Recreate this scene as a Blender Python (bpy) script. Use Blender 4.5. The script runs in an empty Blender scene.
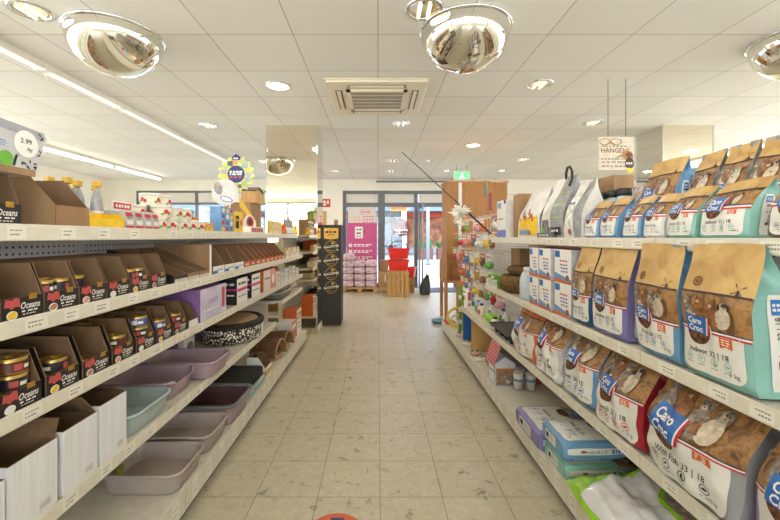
import bpy, math, random
from mathutils import Vector, Matrix, noise
random.seed(7)
PI = math.pi
C = bpy.context.scene.collection
F, CX, CY, EYE = 387.0, 378.0, 237.0, 1.25      # photo pixels: focal length, vanishing point, eye height in metres
ORD = ['first', 'second', 'third', 'fourth', 'fifth', 'sixth', 'seventh', 'eighth', 'ninth', 'tenth', 'eleventh', 'twelfth', 'thirteenth']
def at(px, py, Y): return ((px - CX) * Y / F, EYE + (CY - py) * Y / F)
def yx(px, X): return X * F / (px - CX)        # distance of the point of plane X seen in column px

# ---------------------------------------------------------------- materials
def lin(c):
    return tuple(((x / 255) / 12.92 if x / 255 <= .04045 else ((x / 255 + .055) / 1.055) ** 2.4) for x in c)
MATS = {}
def nodes(name):
    m = bpy.data.materials.new(name); m.use_nodes = True
    nt = m.node_tree; b = nt.nodes['Principled BSDF']
    return m, nt, b
def N(nt, t, **kw):
    n = nt.nodes.new(t)
    for k, v in kw.items():
        if k.startswith('i_'): n.inputs[k[2:].replace('_', ' ')].default_value = v
        else: setattr(n, k, v)
    return n
def ramp(nt, fac, stops, interp='LINEAR'):
    r = N(nt, 'ShaderNodeValToRGB'); r.color_ramp.interpolation = interp
    e = r.color_ramp.elements
    while len(e) < len(stops): e.new(.5)
    for el, (p, c) in zip(e, stops): el.position = p; el.color = (*lin(c), 1)
    nt.links.new(fac, r.inputs[0]); return r
def bump(nt, b, fac, strength, dist=.01):
    n = N(nt, 'ShaderNodeBump'); n.inputs['Strength'].default_value = strength; n.inputs['Distance'].default_value = dist
    nt.links.new(fac, n.inputs['Height']); nt.links.new(n.outputs[0], b.inputs['Normal'])
def mat(name, col, rough=.55, metal=0, var=.06, scale=30, bmp=0, emit=0, coat=0, stretch=None):
    """a plain coloured surface with a little procedural variation"""
    if name in MATS: return MATS[name]
    m, nt, b = nodes(name)
    b.inputs['Roughness'].default_value = rough; b.inputs['Metallic'].default_value = metal
    if coat: b.inputs['Coat Weight'].default_value = coat
    tc = N(nt, 'ShaderNodeTexCoord'); vec = tc.outputs['Object']
    if stretch:
        mp = N(nt, 'ShaderNodeMapping'); mp.inputs['Scale'].default_value = stretch
        nt.links.new(vec, mp.inputs[0]); vec = mp.outputs[0]
    nz = N(nt, 'ShaderNodeTexNoise'); nz.inputs['Scale'].default_value = scale; nz.inputs['Detail'].default_value = 4
    nt.links.new(vec, nz.inputs['Vector'])
    lo = tuple(x * (1 - var) for x in col); hi = tuple(min(255, x * (1 + var)) for x in col)
    r = ramp(nt, nz.outputs['Fac'], [(.3, lo), (.7, hi)])
    nt.links.new(r.outputs[0], b.inputs['Base Color'])
    if emit:
        nt.links.new(r.outputs[0], b.inputs['Emission Color']); b.inputs['Emission Strength'].default_value = emit
    if bmp: bump(nt, b, nz.outputs['Fac'], bmp)
    MATS[name] = m; return m
def noisemat(name, stops, scale=8, detail=6, rough=.5, dist=0, tex='noise', bmp=0, stretch=None, interp='LINEAR', metal=0):
    if name in MATS: return MATS[name]
    m, nt, b = nodes(name); b.inputs['Roughness'].default_value = rough; b.inputs['Metallic'].default_value = metal
    tc = N(nt, 'ShaderNodeTexCoord'); vec = tc.outputs['Object']
    if stretch:
        mp = N(nt, 'ShaderNodeMapping'); mp.inputs['Scale'].default_value = stretch
        nt.links.new(vec, mp.inputs[0]); vec = mp.outputs[0]
    if tex == 'voronoi':
        t = N(nt, 'ShaderNodeTexVoronoi'); t.inputs['Scale'].default_value = scale; out = t.outputs['Distance']
    else:
        t = N(nt, 'ShaderNodeTexNoise'); t.inputs['Scale'].default_value = scale; t.inputs['Detail'].default_value = detail
        t.inputs['Distortion'].default_value = dist; out = t.outputs['Fac']
    nt.links.new(vec, t.inputs['Vector'])
    r = ramp(nt, out, stops, interp); nt.links.new(r.outputs[0], b.inputs['Base Color'])
    if bmp: bump(nt, b, out, bmp)
    MATS[name] = m; return m
def tilemat(name, size, off, mortar_w, body, mortar, rough, scale, bmp=.0, spec=.5):
    """square tiles laid in world metres; body = colour stops of the marbling"""
    m, nt, b = nodes(name); b.inputs['Roughness'].default_value = rough
    tc = N(nt, 'ShaderNodeTexCoord')
    mp = N(nt, 'ShaderNodeMapping'); mp.inputs['Location'].default_value = off
    nt.links.new(tc.outputs['Object'], mp.inputs[0])
    br = N(nt, 'ShaderNodeTexBrick', offset=0.0, squash=1.0)
    for k, v in (('Scale', 1.0), ('Mortar Size', mortar_w), ('Mortar Smooth', .1), ('Brick Width', size), ('Row Height', size)): br.inputs[k].default_value = v
    br.inputs['Color1'].default_value = (1, 1, 1, 1); br.inputs['Color2'].default_value = (.93, .93, .93, 1); br.inputs['Mortar'].default_value = (0, 0, 0, 1)
    nt.links.new(mp.outputs[0], br.inputs['Vector'])
    nz = N(nt, 'ShaderNodeTexNoise'); nz.inputs['Scale'].default_value = scale; nz.inputs['Detail'].default_value = 9; nz.inputs['Roughness'].default_value = .68; nz.inputs['Distortion'].default_value = .6
    nt.links.new(tc.outputs['Object'], nz.inputs['Vector'])
    r = ramp(nt, nz.outputs['Fac'], body)
    mul = N(nt, 'ShaderNodeMix', data_type='RGBA', blend_type='MULTIPLY'); mul.inputs[0].default_value = 1
    nt.links.new(r.outputs[0], mul.inputs[6]); nt.links.new(br.outputs['Color'], mul.inputs[7])
    mx = N(nt, 'ShaderNodeMix', data_type='RGBA'); nt.links.new(br.outputs['Fac'], mx.inputs[0])
    nt.links.new(mul.outputs[2], mx.inputs[6]); mx.inputs[7].default_value = (*lin(mortar), 1)
    nt.links.new(mx.outputs[2], b.inputs['Base Color'])
    if bmp: bump(nt, b, nz.outputs['Fac'], bmp, .004)
    return m

CREAM = mat('cream_metal', (222, 214, 194), .42, var=.02)
SHELF = mat('shelf_deck', (214, 207, 190), .45, var=.03)
TAG = mat('price_tag_card', (234, 228, 213), .6, var=.01)
INK = mat('print_ink', (70, 62, 58), .7, var=.02)
DARKINK = mat('dark_ink', (38, 33, 32), .6, var=.02)
KICK = mat('kick_strip', (92, 86, 74), .6)
CARD = noisemat('cardboard', [(.3, (142, 108, 74)), (.7, (170, 134, 96))], 14, 5, .8, stretch=(1, 1, .2), bmp=.04)
CARDIN = noisemat('cardboard_inside_shaded', [(.3, (112, 86, 60)), (.7, (134, 104, 74))], 10, 5, .85, stretch=(1, 1, .2))  # same cardboard, darkened to paint in the shade inside cartons
BLACKP = mat('black_print', (38, 33, 31), .5)
WHITEP = mat('white_print', (236, 232, 224), .5, var=.02)
GOLD = mat('gold_foil', (196, 150, 62), .35, .6)
REDP = mat('red_print', (196, 48, 48), .5)
CHROME = mat('chrome', (225, 225, 225), .08, 1, var=.01)
MIRROR = mat('mirror_silver', (232, 230, 222), .015, 1, var=.005, scale=2)
WHITE = mat('white_plastic', (236, 232, 222), .4, var=.015)
WHITEM = mat('white_paint', (232, 226, 212), .6, var=.02)
BLUEP = mat('blue_print', (42, 104, 178), .45)
ORANGEP = mat('orange_print', (214, 104, 40), .5)
YELLOW = mat('yellow_print', (240, 196, 40), .5)
GREEN = mat('green_print', (110, 176, 60), .5)
GREYF = mat('grey_frame', (104, 108, 110), .45, var=.02)

# ---------------------------------------------------------------- mesh builder
class MB:
    def __init__(s): s.v, s.f, s.mi, s.sm, s.mats = [], [], [], [], []
    def m(s, mat):
        if mat not in s.mats: s.mats.append(mat)
        return s.mats.index(mat)
    def face(s, pts, mat, smooth=False):
        b = len(s.v); s.v.extend(tuple(p) for p in pts)
        s.f.append(tuple(range(b, b + len(pts)))); s.mi.append(s.m(mat)); s.sm.append(smooth)
    def mesh(s, verts, faces, mat, smooth=False):
        b = len(s.v); s.v.extend(tuple(p) for p in verts); k = s.m(mat)
        for f in faces: s.f.append(tuple(b + i for i in f)); s.mi.append(k); s.sm.append(smooth)
    def box(s, x0, x1, y0, y1, z0, z1, mat, M=None):
        """M: optional {face: material} with faces -x +x -y +y -z +z"""
        P = [(x0, y0, z0), (x1, y0, z0), (x1, y1, z0), (x0, y1, z0), (x0, y0, z1), (x1, y0, z1), (x1, y1, z1), (x0, y1, z1)]
        b = len(s.v); s.v.extend(P); M = M or {}
        for k, q in (('-z', (3, 2, 1, 0)), ('+z', (4, 5, 6, 7)), ('-y', (0, 1, 5, 4)), ('+y', (2, 3, 7, 6)), ('-x', (3, 0, 4, 7)), ('+x', (1, 2, 6, 5))):
            s.f.append(tuple(b + i for i in q)); s.mi.append(s.m(M.get(k, mat))); s.sm.append(False)
    def prism(s, poly, fn, a0, a1, mat, cap0=None, cap1=None):
        """poly (2-D, counter-clockwise or not) pushed from a0 to a1; fn(p, q, a) -> 3-D"""
        n = len(poly); b = len(s.v)
        s.v.extend(fn(p, q, a0) for p, q in poly); s.v.extend(fn(p, q, a1) for p, q in poly)
        k = s.m(mat)
        for i in range(n):
            j = (i + 1) % n; s.f.append((b + i, b + j, b + n + j, b + n + i)); s.mi.append(k); s.sm.append(False)
        s.f.append(tuple(b + i for i in reversed(range(n)))); s.mi.append(s.m(cap0 or mat)); s.sm.append(False)
        s.f.append(tuple(b + n + i for i in range(n))); s.mi.append(s.m(cap1 or mat)); s.sm.append(False)
    def lathe(s, prof, n, c, mat, sx=1, sy=1, caps=True, rot=None):
        """prof: (radius, z[, material]) from bottom to top"""
        b = len(s.v); L = len(prof)
        for p in prof:
            for i in range(n):
                a = 2 * PI * i / n; q = Vector((p[0] * math.cos(a) * sx, p[0] * math.sin(a) * sy, p[1]))
                if rot: q = rot @ q
                s.v.append((c[0] + q.x, c[1] + q.y, c[2] + q.z))
        for j in range(L - 1):
            k = s.m(prof[j][2] if len(prof[j]) > 2 else mat)
            for i in range(n):
                i2 = (i + 1) % n
                s.f.append((b + j * n + i, b + j * n + i2, b + (j + 1) * n + i2, b + (j + 1) * n + i)); s.mi.append(k); s.sm.append(True)
        if caps:
            if prof[0][0] > 1e-5: s.f.append(tuple(b + i for i in reversed(range(n)))); s.mi.append(s.m(mat)); s.sm.append(False)
            if prof[-1][0] > 1e-5: s.f.append(tuple(b + (L - 1) * n + i for i in range(n))); s.mi.append(s.m(prof[-1][2] if len(prof[-1]) > 2 else mat)); s.sm.append(False)
    def tube(s, pts, r, mat, n=8, closed=False):
        pts = [Vector(p) for p in pts]; b = len(s.v); L = len(pts); up = Vector((0, 0, 1))
        for i, p in enumerate(pts):
            a = pts[i - 1] if (i or closed) else p; c = pts[(i + 1) % L] if (i < L - 1 or closed) else p
            t = (c - a).normalized(); ref = up if abs(t.z) < .95 else Vector((1, 0, 0))
            e1 = t.cross(ref).normalized(); e2 = e1.cross(t)
            rr = r[i] if isinstance(r, (list, tuple)) else r
            for k in range(n):
                g = 2 * PI * k / n; s.v.append(tuple(p + rr * (math.cos(g) * e1 + math.sin(g) * e2)))
        k = s.m(mat)
        for j in range(L if closed else L - 1):
            j2 = (j + 1) % L
            for i in range(n):
                i2 = (i + 1) % n
                s.f.append((b + j * n + i, b + j * n + i2, b + j2 * n + i2, b + j2 * n + i)); s.mi.append(k); s.sm.append(True)
        if not closed:
            s.f.append(tuple(b + i for i in reversed(range(n)))); s.mi.append(k); s.sm.append(False)
            s.f.append(tuple(b + (L - 1) * n + i for i in range(n))); s.mi.append(k); s.sm.append(False)
    def grid(s, fn, us, vs, matfn, smooth=True):
        b = len(s.v); nu = len(us)
        for v in vs:
            for u in us: s.v.append(tuple(fn(u, v)))
        for j in range(len(vs) - 1):
            for i in range(nu - 1):
                s.f.append((b + j * nu + i, b + j * nu + i + 1, b + (j + 1) * nu + i + 1, b + (j + 1) * nu + i))
                mm = matfn(.5 * (us[i] + us[i + 1]), .5 * (vs[j] + vs[j + 1])) if callable(matfn) else matfn
                s.mi.append(s.m(mm)); s.sm.append(smooth)
    # flat artwork: mp(a, b, e) maps artwork coordinates and a lift e to 3-D
    def ell(s, mp, a, b, ra, rb, mat, e, n=18, rings=2, rot=0):
        vs = [mp(a, b, e)]; fs = []
        for k in range(1, rings + 1):
            for i in range(n):
                t = 2 * PI * i / n; x = ra * k / rings * math.cos(t); y = rb * k / rings * math.sin(t)
                vs.append(mp(a + x * math.cos(rot) - y * math.sin(rot), b + x * math.sin(rot) + y * math.cos(rot), e))
        for i in range(n): fs.append((0, 1 + i, 1 + (i + 1) % n))
        for k in range(rings - 1):
            for i in range(n):
                i2 = (i + 1) % n; fs.append((1 + k * n + i, 1 + (k + 1) * n + i, 1 + (k + 1) * n + i2, 1 + k * n + i2))
        s.mesh(vs, fs, mat)
    def ring(s, mp, a, b, ra, rb, w, mat, e, n=20):
        vs = []
        for i in range(n):
            t = 2 * PI * i / n
            vs += [mp(a + ra * math.cos(t), b + rb * math.sin(t), e), mp(a + (ra - w) * math.cos(t), b + (rb - w * rb / ra) * math.sin(t), e)]
        s.mesh(vs, [(2 * i, 2 * ((i + 1) % n), 2 * ((i + 1) % n) + 1, 2 * i + 1) for i in range(n)], mat)
    def flat(s, mp, pts, mat, e): s.face([mp(a, b, e) for a, b in pts], mat)
    def rect(s, mp, a0, a1, b0, b1, mat, e, na=1, nb=1):
        s.grid(lambda u, v: mp(u, v, e), [a0 + (a1 - a0) * i / na for i in range(na + 1)], [b0 + (b1 - b0) * i / nb for i in range(nb + 1)], mat, False)
    def text(s, mp, txt, a, b, hgt, mat, e, wmax=None, bold=0, shear=0, rot=0, aspect=1):
        vs, fs, tw = textgeo(txt, bold, shear)
        k = hgt; kx = k * aspect
        if wmax and tw * kx > wmax: kx = wmax / tw
        ca, sa = math.cos(rot), math.sin(rot)
        s.mesh([mp(a + x * kx * ca - y * k * sa, b + x * kx * sa + y * k * ca, e) for x, y in vs], fs, mat)
    def bars(s, mp, a0, a1, b, hgt, mat, e, n=4):
        """a line of print too small to read"""
        r = random.Random(int(a0 * 9999 + b * 777)); x = a0
        for i in range(n):
            w = (a1 - a0) / n; s.rect(mp, x, x + w * r.uniform(.55, .9), b - hgt / 2, b + hgt / 2, mat, e); x += w
    def build(s, name, parent=None, bevel=0, seg=2, loc=None):
        me = bpy.data.meshes.new(name); me.from_pydata(s.v, [], s.f); me.update()
        for m in s.mats: me.materials.append(m)
        me.polygons.foreach_set('material_index', s.mi); me.polygons.foreach_set('use_smooth', s.sm); me.update()
        o = bpy.data.objects.new(name, me); C.objects.link(o)
        if parent: o.parent = parent
        if loc: o.location = loc
        if bevel:
            b = o.modifiers.new('edge', 'BEVEL'); b.width = bevel; b.segments = seg; b.limit_method = 'ANGLE'; b.angle_limit = .6
        return o
TXT = {}
def textgeo(txt, bold=0, shear=0):
    key = (txt, bold, shear)
    if key in TXT: return TXT[key]
    cu = bpy.data.curves.new('lettering', 'FONT'); cu.body = txt; cu.size = 1; cu.resolution_u = 2; cu.offset = bold; cu.shear = shear; cu.fill_mode = 'FRONT'
    o = bpy.data.objects.new('lettering', cu); C.objects.link(o)
    dg = bpy.context.evaluated_depsgraph_get(); me = o.evaluated_get(dg).to_mesh()
    vs = [(v.co.x, v.co.y) for v in me.vertices]; fs = [tuple(p.vertices) for p in me.polygons]
    o.evaluated_get(dg).to_mesh_clear(); bpy.data.objects.remove(o); bpy.data.curves.remove(cu)
    x0 = min(v[0] for v in vs); x1 = max(v[0] for v in vs); y0 = 0; y1 = .7
    TXT[key] = ([((x - (x0 + x1) / 2) / .7, (y - .35) / .7) for x, y in vs], fs, (x1 - x0) / .7)
    return TXT[key]
def thing(name, label, cat, loc=(0, 0, 0), rz=0, group=None, rot=None):
    o = bpy.data.objects.new(name, None); C.objects.link(o); o.empty_display_size = .1
    o.location = loc; o.rotation_euler = rot or (0, 0, rz)
    o['label'] = label; o['category'] = cat
    if group: o['group'] = group
    return o
def tag(o, label, cat, group=None):
    o['label'] = label; o['category'] = cat
    if group: o['group'] = group
    return o
def struct(o): o['kind'] = 'structure'; return o
def children(o): return [c for c in KIDS.get(o.name, [])]
def copy_tree(o, label=None, loc=None, rz=None, group=None):
    def rec(src, par):
        c = src.copy(); C.objects.link(c)
        if par: c.parent = par
        for ch in src.children: rec(ch, c)
        return c
    r = rec(o, None)
    if label: r['label'] = label
    if loc: r.location = loc
    if rz is not None: r.rotation_euler = (0, 0, rz)
    if group: r['group'] = group
    return r
def front(y0): return lambda a, b, e: (a, y0 - e, b)      # artwork on a face that looks to -y
def side(x0): return lambda a, b, e: (x0 + e, a, b)       # artwork on a face that looks to +x
def smoothstep(a, b, x): t = max(0, min(1, (x - a) / (b - a))); return t * t * (3 - 2 * t)
EXPOSURE, SKY, DL, TUBE_E = 0.98, 4.5, 2.2, 9.0
# ================================================================ camera, world, view
sc = bpy.context.scene
cam = bpy.data.cameras.new('camera'); co = bpy.data.objects.new('camera', cam); C.objects.link(co)
co.location = (0, 0, EYE); co.rotation_euler = (PI / 2, 0, 0)
cam.sensor_width = 36; cam.lens = F / 780 * 36; cam.shift_x = (390 - CX) / 780; cam.shift_y = -(260 - CY) / 780
cam.clip_start = .05; sc.camera = co
sc.view_settings.view_transform = 'Standard'; sc.view_settings.look = 'None'; sc.view_settings.gamma = 1
sc.view_settings.exposure = EXPOSURE
w = bpy.data.worlds.new('daylight'); sc.world = w; w.use_nodes = True
bg = w.node_tree.nodes['Background']
wt = w.node_tree; tcw = N(wt, 'ShaderNodeTexCoord'); sx = N(wt, 'ShaderNodeSeparateXYZ'); wt.links.new(tcw.outputs['Generated'], sx.inputs[0])
wr = ramp(wt, sx.outputs[2], [(0, (246, 246, 246)), (.25, (236, 243, 252)), (1, (190, 214, 250))]); wt.links.new(wr.outputs[0], bg.inputs[0])
bg.inputs[1].default_value = SKY

# ================================================================ shell
XL, XR, YF, YB, ZC = -6.7, 7.5, 9.6, -4.6, 2.68
PLASTER = mat('wall_plaster', (232, 226, 212), .75, var=.015, scale=6)
FLOORM = tilemat('stone_tiles', .30, (-.01, -1.86 + .30 * 7, 0), .0016,
                 [(.30, (120, 110, 88)), (.37, (158, 149, 124)), (.43, (194, 185, 160)), (.49, (186, 177, 150)), (.55, (200, 191, 166)), (.63, (180, 170, 145)), (.7, (196, 187, 161))], (112, 102, 80), .34, 13)
CEILM = tilemat('ceiling_tiles', .60, (0, .266, 0), .0035, [(.3, (241, 237, 229)), (.7, (248, 245, 238))], (184, 174, 156), .85, 160, .12)
m = MB(); m.box(XL, XR, YB, YF + .2, -.1, 0, FLOORM); struct(m.build('floor'))
m = MB(); m.box(XL, XR, YB, YF + .2, ZC, ZC + .1, CEILM); struct(m.build('ceiling'))
m = MB()
m.box(XL - .2, XL, YB, -4.0, 0, ZC, PLASTER); m.box(XL - .2, XL, 5.2, YF + .2, 0, ZC, PLASTER)
m.box(XL - .2, XL, -4.0, 5.2, 0, .7, PLASTER); m.box(XL - .2, XL, -4.0, 5.2, 2.5, ZC, PLASTER)
struct(m.build('wall_left'))
m = MB()
for a, c, z0, z1 in ((YB, -4, 0, ZC), (6.8, YF + .2, 0, ZC), (-4, 6.8, 0, .7), (-4, 6.8, 2.5, ZC)): m.box(XR, XR + .2, a, c, z0, z1, PLASTER)
struct(m.build('wall_right'))
m = MB()
for a, c, z0, z1 in ((XL - .2, -6, 0, ZC), (6.8, XR + .2, 0, ZC), (-6, 6.8, 0, .6), (-6, 6.8, 2.55, ZC)): m.box(a, c, YB - .2, YB, z0, z1, PLASTER)
struct(m.build('wall_back'))
m = MB()
m.box(XL, XR, YF, YF + .2, 2.40, ZC, PLASTER); m.box(XL, -6.0, YF, YF + .2, 0, 2.40, PLASTER)
m.box(-1.40, -.87, YF - .12, YF + .2, 0, 2.40, PLASTER); m.box(1.95, XR, YF, YF + .2, 0, 2.40, PLASTER)
m.box(-6.0, -1.40, YF, YF + .2, 0, .45, PLASTER)
struct(m.build('wall_front'))
# glass
g, nt, b = nodes('window_glass'); tr = N(nt, 'ShaderNodeBsdfTransparent'); tr.inputs[0].default_value = (.94, .96, .96, 1)
gl = N(nt, 'ShaderNodeBsdfGlossy'); gl.inputs['Roughness'].default_value = .02; mx = N(nt, 'ShaderNodeMixShader'); mx.inputs[0].default_value = .06
nt.links.new(tr.outputs[0], mx.inputs[1]); nt.links.new(gl.outputs[0], mx.inputs[2]); nt.links.new(mx.outputs[0], nt.nodes['Material Output'].inputs[0]); GLASS = g
FROST = mat('frosted_panel', (214, 210, 200), .35, var=.01)
def window(n, x0, x1, z0, z1, mull, transom=None, y=YF + .06, panes=None):
    w = thing('window_%d' % n, 'x', 'x'); del w['label'], w['category']; struct(w)
    fr = MB(); t = .05
    for xx in [x0] + mull + [x1]: fr.box(xx - t / 2, xx + t / 2, y - .05, y + .05, z0, z1, GREYF)
    for zz in [z0 + t / 2, z1 - t / 2] + ([transom] if transom else []): fr.box(x0, x1, y - .045, y + .045, zz - t / 2, zz + t / 2, GREYF)
    fr.build('window_frame', w)
    xs = [x0] + mull + [x1]
    for a, c in zip(xs[:-1], xs[1:]):
        p = MB(); p.box(a, c, y - .004, y + .004, z0, transom or z1, GLASS); p.build('pane', w)
        if transom: p = MB(); p.box(a, c, y - .012, y + .012, transom, z1, FROST); p.build('transom_panel', w)
    return w
window(1, -6.0, -1.40, .45, 2.40, [-4.52, -3.0], 2.08)
window(4, -6.0, 6.8, .6, 2.55, [-3.4, -.8, 1.8, 4.4], None, YB - .1)  # rear window added behind the camera to lift the ceiling brightness
# unseen side window, added to brighten the ceiling
w2 = thing('window_2', 'x', 'x'); del w2['label'], w2['category']; struct(w2)
m = MB()
for yy in (-4.0, -1.7, .6, 2.9, 5.2): m.box(XL - .15, XL - .05, yy - .03, yy + .03, .7, 2.5, GREYF)
for zz in (.73, 2.47): m.box(XL - .14, XL - .06, -4.0, 5.2, zz - .03, zz + .03, GREYF)
m.build('window_frame', w2)
m = MB(); m.box(XL - .104, XL - .096, -4.0, 5.2, .7, 2.5, GLASS); m.build('pane', w2)
w5 = thing('window_5', 'x', 'x'); del w5['label'], w5['category']; struct(w5); m = MB()  # opposite side window, also added out of view for ceiling light
for yy in (-4.0, -1.3, 1.4, 4.1, 6.8): m.box(XR + .05, XR + .15, yy - .03, yy + .03, .7, 2.5, GREYF)
for zz in (.73, 2.47): m.box(XR + .06, XR + .14, -4.0, 6.8, zz - .03, zz + .03, GREYF)
m.build('window_frame', w5)
m = MB(); m.box(XR + .096, XR + .104, -4.0, 6.8, .7, 2.5, GLASS); m.build('pane', w5)
# shopfront: poster window, fixed pane, doorway
w3 = thing('window_3', 'x', 'x'); del w3['label'], w3['category']; struct(w3)
m = MB(); y = YF + .06
for a, c in ((-.87, -.79), (0.0, .17), (.90, .985), (1.88, 1.95)): m.box(a, c, y - .07, y + .07, 0, 2.40, GREYF)
for z0, z1 in ((2.32, 2.40), (2.0, 2.10)): m.box(-.87, 1.95, y - .065, y + .065, z0, z1, GREYF)
m.box(-.8, .05, y - .06, y + .06, 0, .1, GREYF); m.box(.1, .95, y - .06, y + .06, 0, .1, GREYF)
m.build('window_frame', w3)
for a, c in ((-.79, 0.0), (.17, .90)):
    m = MB(); m.box(a, c, y - .004, y + .004, .1, 2.0, GLASS); m.build('pane', w3)
for a, c in ((-.79, 0.0), (.17, .90), (1.02, 1.88)):
    m = MB(); m.box(a, c, y - .015, y + .015, 2.10, 2.32, FROST); m.build('transom_panel', w3)
# the sliding leaf pushed half open: seen nearly edge on
d = thing('door_1', 'x', 'x', (1.01, YF - .02, 0)); del d['label'], d['category']; struct(d)
m = MB()
for z0, z1 in ((.0, .09), (1.93, 2.0)): m.box(-.012, .022, -.75, 0, z0, z1, GREYF)
for y0, y1 in ((-.8, -.72), (-.08, 0)): m.box(-.012, .022, y0, y1, 0, 2.0, mat('door_stile', (150, 156, 162), .4))
m.build('door_frame', d)
m = MB(); m.box(.005, .015, -.72, -.08, .09, 1.93, GLASS); m.build('pane', d)
m = MB(); m.box(-.33, .05, 0, .02, 0, .012, KICK)
# mirrored columns
WARMM = mat('mirror_warm', (232, 224, 204), .02, 1, var=.004, scale=1)
for n, (x0, x1) in enumerate(((-1.425, -.78), (3.64, 4.29))):
    c = thing('column_%s' % ('left', 'right')[n], 'x', 'x'); del c['label'], c['category']; struct(c)
    m = MB(); m.box(x0 + .01, x1 - .01, 4.96, 5.44, 0, ZC, PLASTER); m.build('core', c)
    m = MB(); m.box(x0, x1, 4.95, 4.958, 0, ZC, WARMM); m.build('mirror_panel', c)
    m = MB(); m.box(x0, x0 + .008, 4.96, 5.45, .1, ZC, MIRROR); m.build('mirror_panel', c)
    m = MB(); m.box(x1 - .008, x1, 4.96, 5.45, .1, ZC, MIRROR); m.build('mirror_panel', c)
    m = MB()
    for xx in (x0, x1): m.box(xx - .006, xx + .006, 4.944, 4.962, 0, ZC, CHROME)
    m.build('corner_trim', c)
m = MB(); m.box(-.05, 7.2, YF - .025, YF, 2.585, 2.635, WHITEM); m.box(-.05, 1.9, YF - .12, YF - .02, 2.60, 2.625, GREYF)
struct(m.build('trim_1'))
m = MB(); m.tube([(2.4, YF - .05, 0), (2.4, YF - .05, 2.68)], .03, WHITEM); m.tube([(2.9, YF - .05, 0), (2.9, YF - .05, 2.68)], .025, WHITEM)
m.tube([(2.2, YF - .06, 2.3), (6.8, YF - .06, 2.3)], .025, WHITEM); struct(m.build('trim_2'))

# ================================================================ lamps
def area(x, y, z, size, power, col=(1, .92, .80), rot=(0, 0, 0), shape='DISK', sy=None, spread=PI):
    l = bpy.data.lights.new('lamp_light', 'AREA'); l.shape = shape; l.size = size; l.energy = power; l.color = col; l.spread = spread
    if sy: l.size_y = sy
    o = bpy.data.objects.new('lamp_light', l); C.objects.link(o); o.location = (x, y, z); o.rotation_euler = rot; return o
LAMP = mat('lit_diffuser', (255, 244, 222), .5, emit=6, var=.0)
LOUVRE = mat('lamp_reflector', (225, 215, 195), .12, 1, var=.05)
GLOWTUBE = mat('lamp_tube', (250, 238, 214), .4, emit=.5, var=0)
def make_downlight(lit):
    t = thing('ceiling_downlight', 'x', 'lamp')
    m = MB(); R = .122
    m.lathe([(R, 0), (R + .004, -.006), (R - .02, -.012), (R - .026, -.004), (R - .026, .0)], 28, (0, 0, 0), CHROME, caps=False); m.build('rim', t)
    m = MB()
    if lit: m.lathe([(0, -.006), (R - .02, -.005), (R - .022, -.002)], 24, (0, 0, 0), LAMP, caps=False); m.build('diffuser', t)
    else:
        m.lathe([(R - .022, -.003), (R - .04, -.0005), (0, -.0002)], 24, (0, 0, 0), LOUVRE, caps=False); m.build('reflector', t)
        for s in (-1, 1):
            m = MB(); m.tube([(s * .03, -.07, -.012), (s * .03, .075, -.012)], .012, GLOWTUBE); m.build('bulb', t)
    return t
dl = [make_downlight(False), make_downlight(True)]; used = [0, 0]
spots = [(-2.19, 2.44, 0, 'nearest the round mirror over the tin shelves'), (.29, 2.43, 0, 'directly behind the middle round mirror'), (-.945, 3.66, 1, 'to one side of the square air conditioner, glowing'),
         (1.51, 3.62, 0, 'over the pet food bags on the top shelf'), (-2.17, 4.94, 0, 'over the far end of the long lighting rail'), (.29, 4.86, 0, 'just beyond the square air conditioner'),
         (2.68, 4.82, 0, 'beside the hanging bow sign'), (1.48, 6.02, 1, 'halfway to the wooden cabinet, glowing'), (.27, 7.2, 0, 'midway between air conditioner and shop door'),
         (2.66, 7.1, 0, 'above the tall grey snack bag'), (-.93, 8.36, 0, 'above the pink poster bags'), (.29, 8.36, 0, 'above the red baskets'), (1.47, 8.3, 0, 'above the wooden cabinet'), (2.66, 8.3, 0, 'by the front wall pipes'),
         (-2.17, 7.3, 0, 'behind the mirrored column near the starburst sign'), (4.0, 3.6, 0, 'behind the round mirror by the pet food bags')]
for x, y, lit, where in spots:
    o = dl[lit] if not used[lit] else copy_tree(dl[lit]); used[lit] = 1
    o['label'] = ('glowing round ceiling lamp ' if lit else 'chrome recessed ceiling lamp ') + where; o['group'] = 'round lamps in the ceiling'
    o.location = (x, y, ZC)
    area(x, y, ZC - .03, .2, DL * (1.6 if lit else 1))
for x, y in ((.29, 1.2), (-.95, 0), (1.5, 0), (.29, -1.2), (-.95, -2.4), (1.5, -2.4), (-3.4, 1.2), (-3.4, 3.6), (-3.4, 6), (3.9, 1.2), (5.1, 3.6), (5.1, 6), (5.1, 0), (-4.6, 0)):  # added lights with no fixture built, spaced like the lamp grid
    area(x, y, ZC - .03, .2, DL)
# fluorescent battens
TUBE = mat('fluorescent_tube', (255, 240, 214), .5, emit=TUBE_E, var=0)
def batten(name, x, y0, y1, label):
    t = thing(name, label, 'lamp', (x, y0, ZC), group='fluorescent battens'); L = y1 - y0
    m = MB(); m.box(-.045, .045, 0, L, -.05, 0, WHITE); m.build('housing', t, .004)
    n = int(L / 1.5)
    for i in range(n): m = MB(); m.tube([(0, (i + .03) * L / n, -.075), (0, (i + .97) * L / n, -.075)], .016, TUBE, 8); m.build('tube', t)
    for i in range(n):
        for e in (.02, .98): m = MB(); m.box(-.012, .012, (i + e) * L / n - .012, (i + e) * L / n + .012, -.095, -.05, WHITE); m.build('tube_holder', t)
    return t
batten('fluorescent_batten', -5.15, 2.6, 9.2, 'long glowing fluorescent batten over the far aisle beside the side wall')
batten('fluorescent_batten', 5.8, 1.2, 7.2, 'glowing fluorescent batten on the ceiling beyond the pet food bags')
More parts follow.
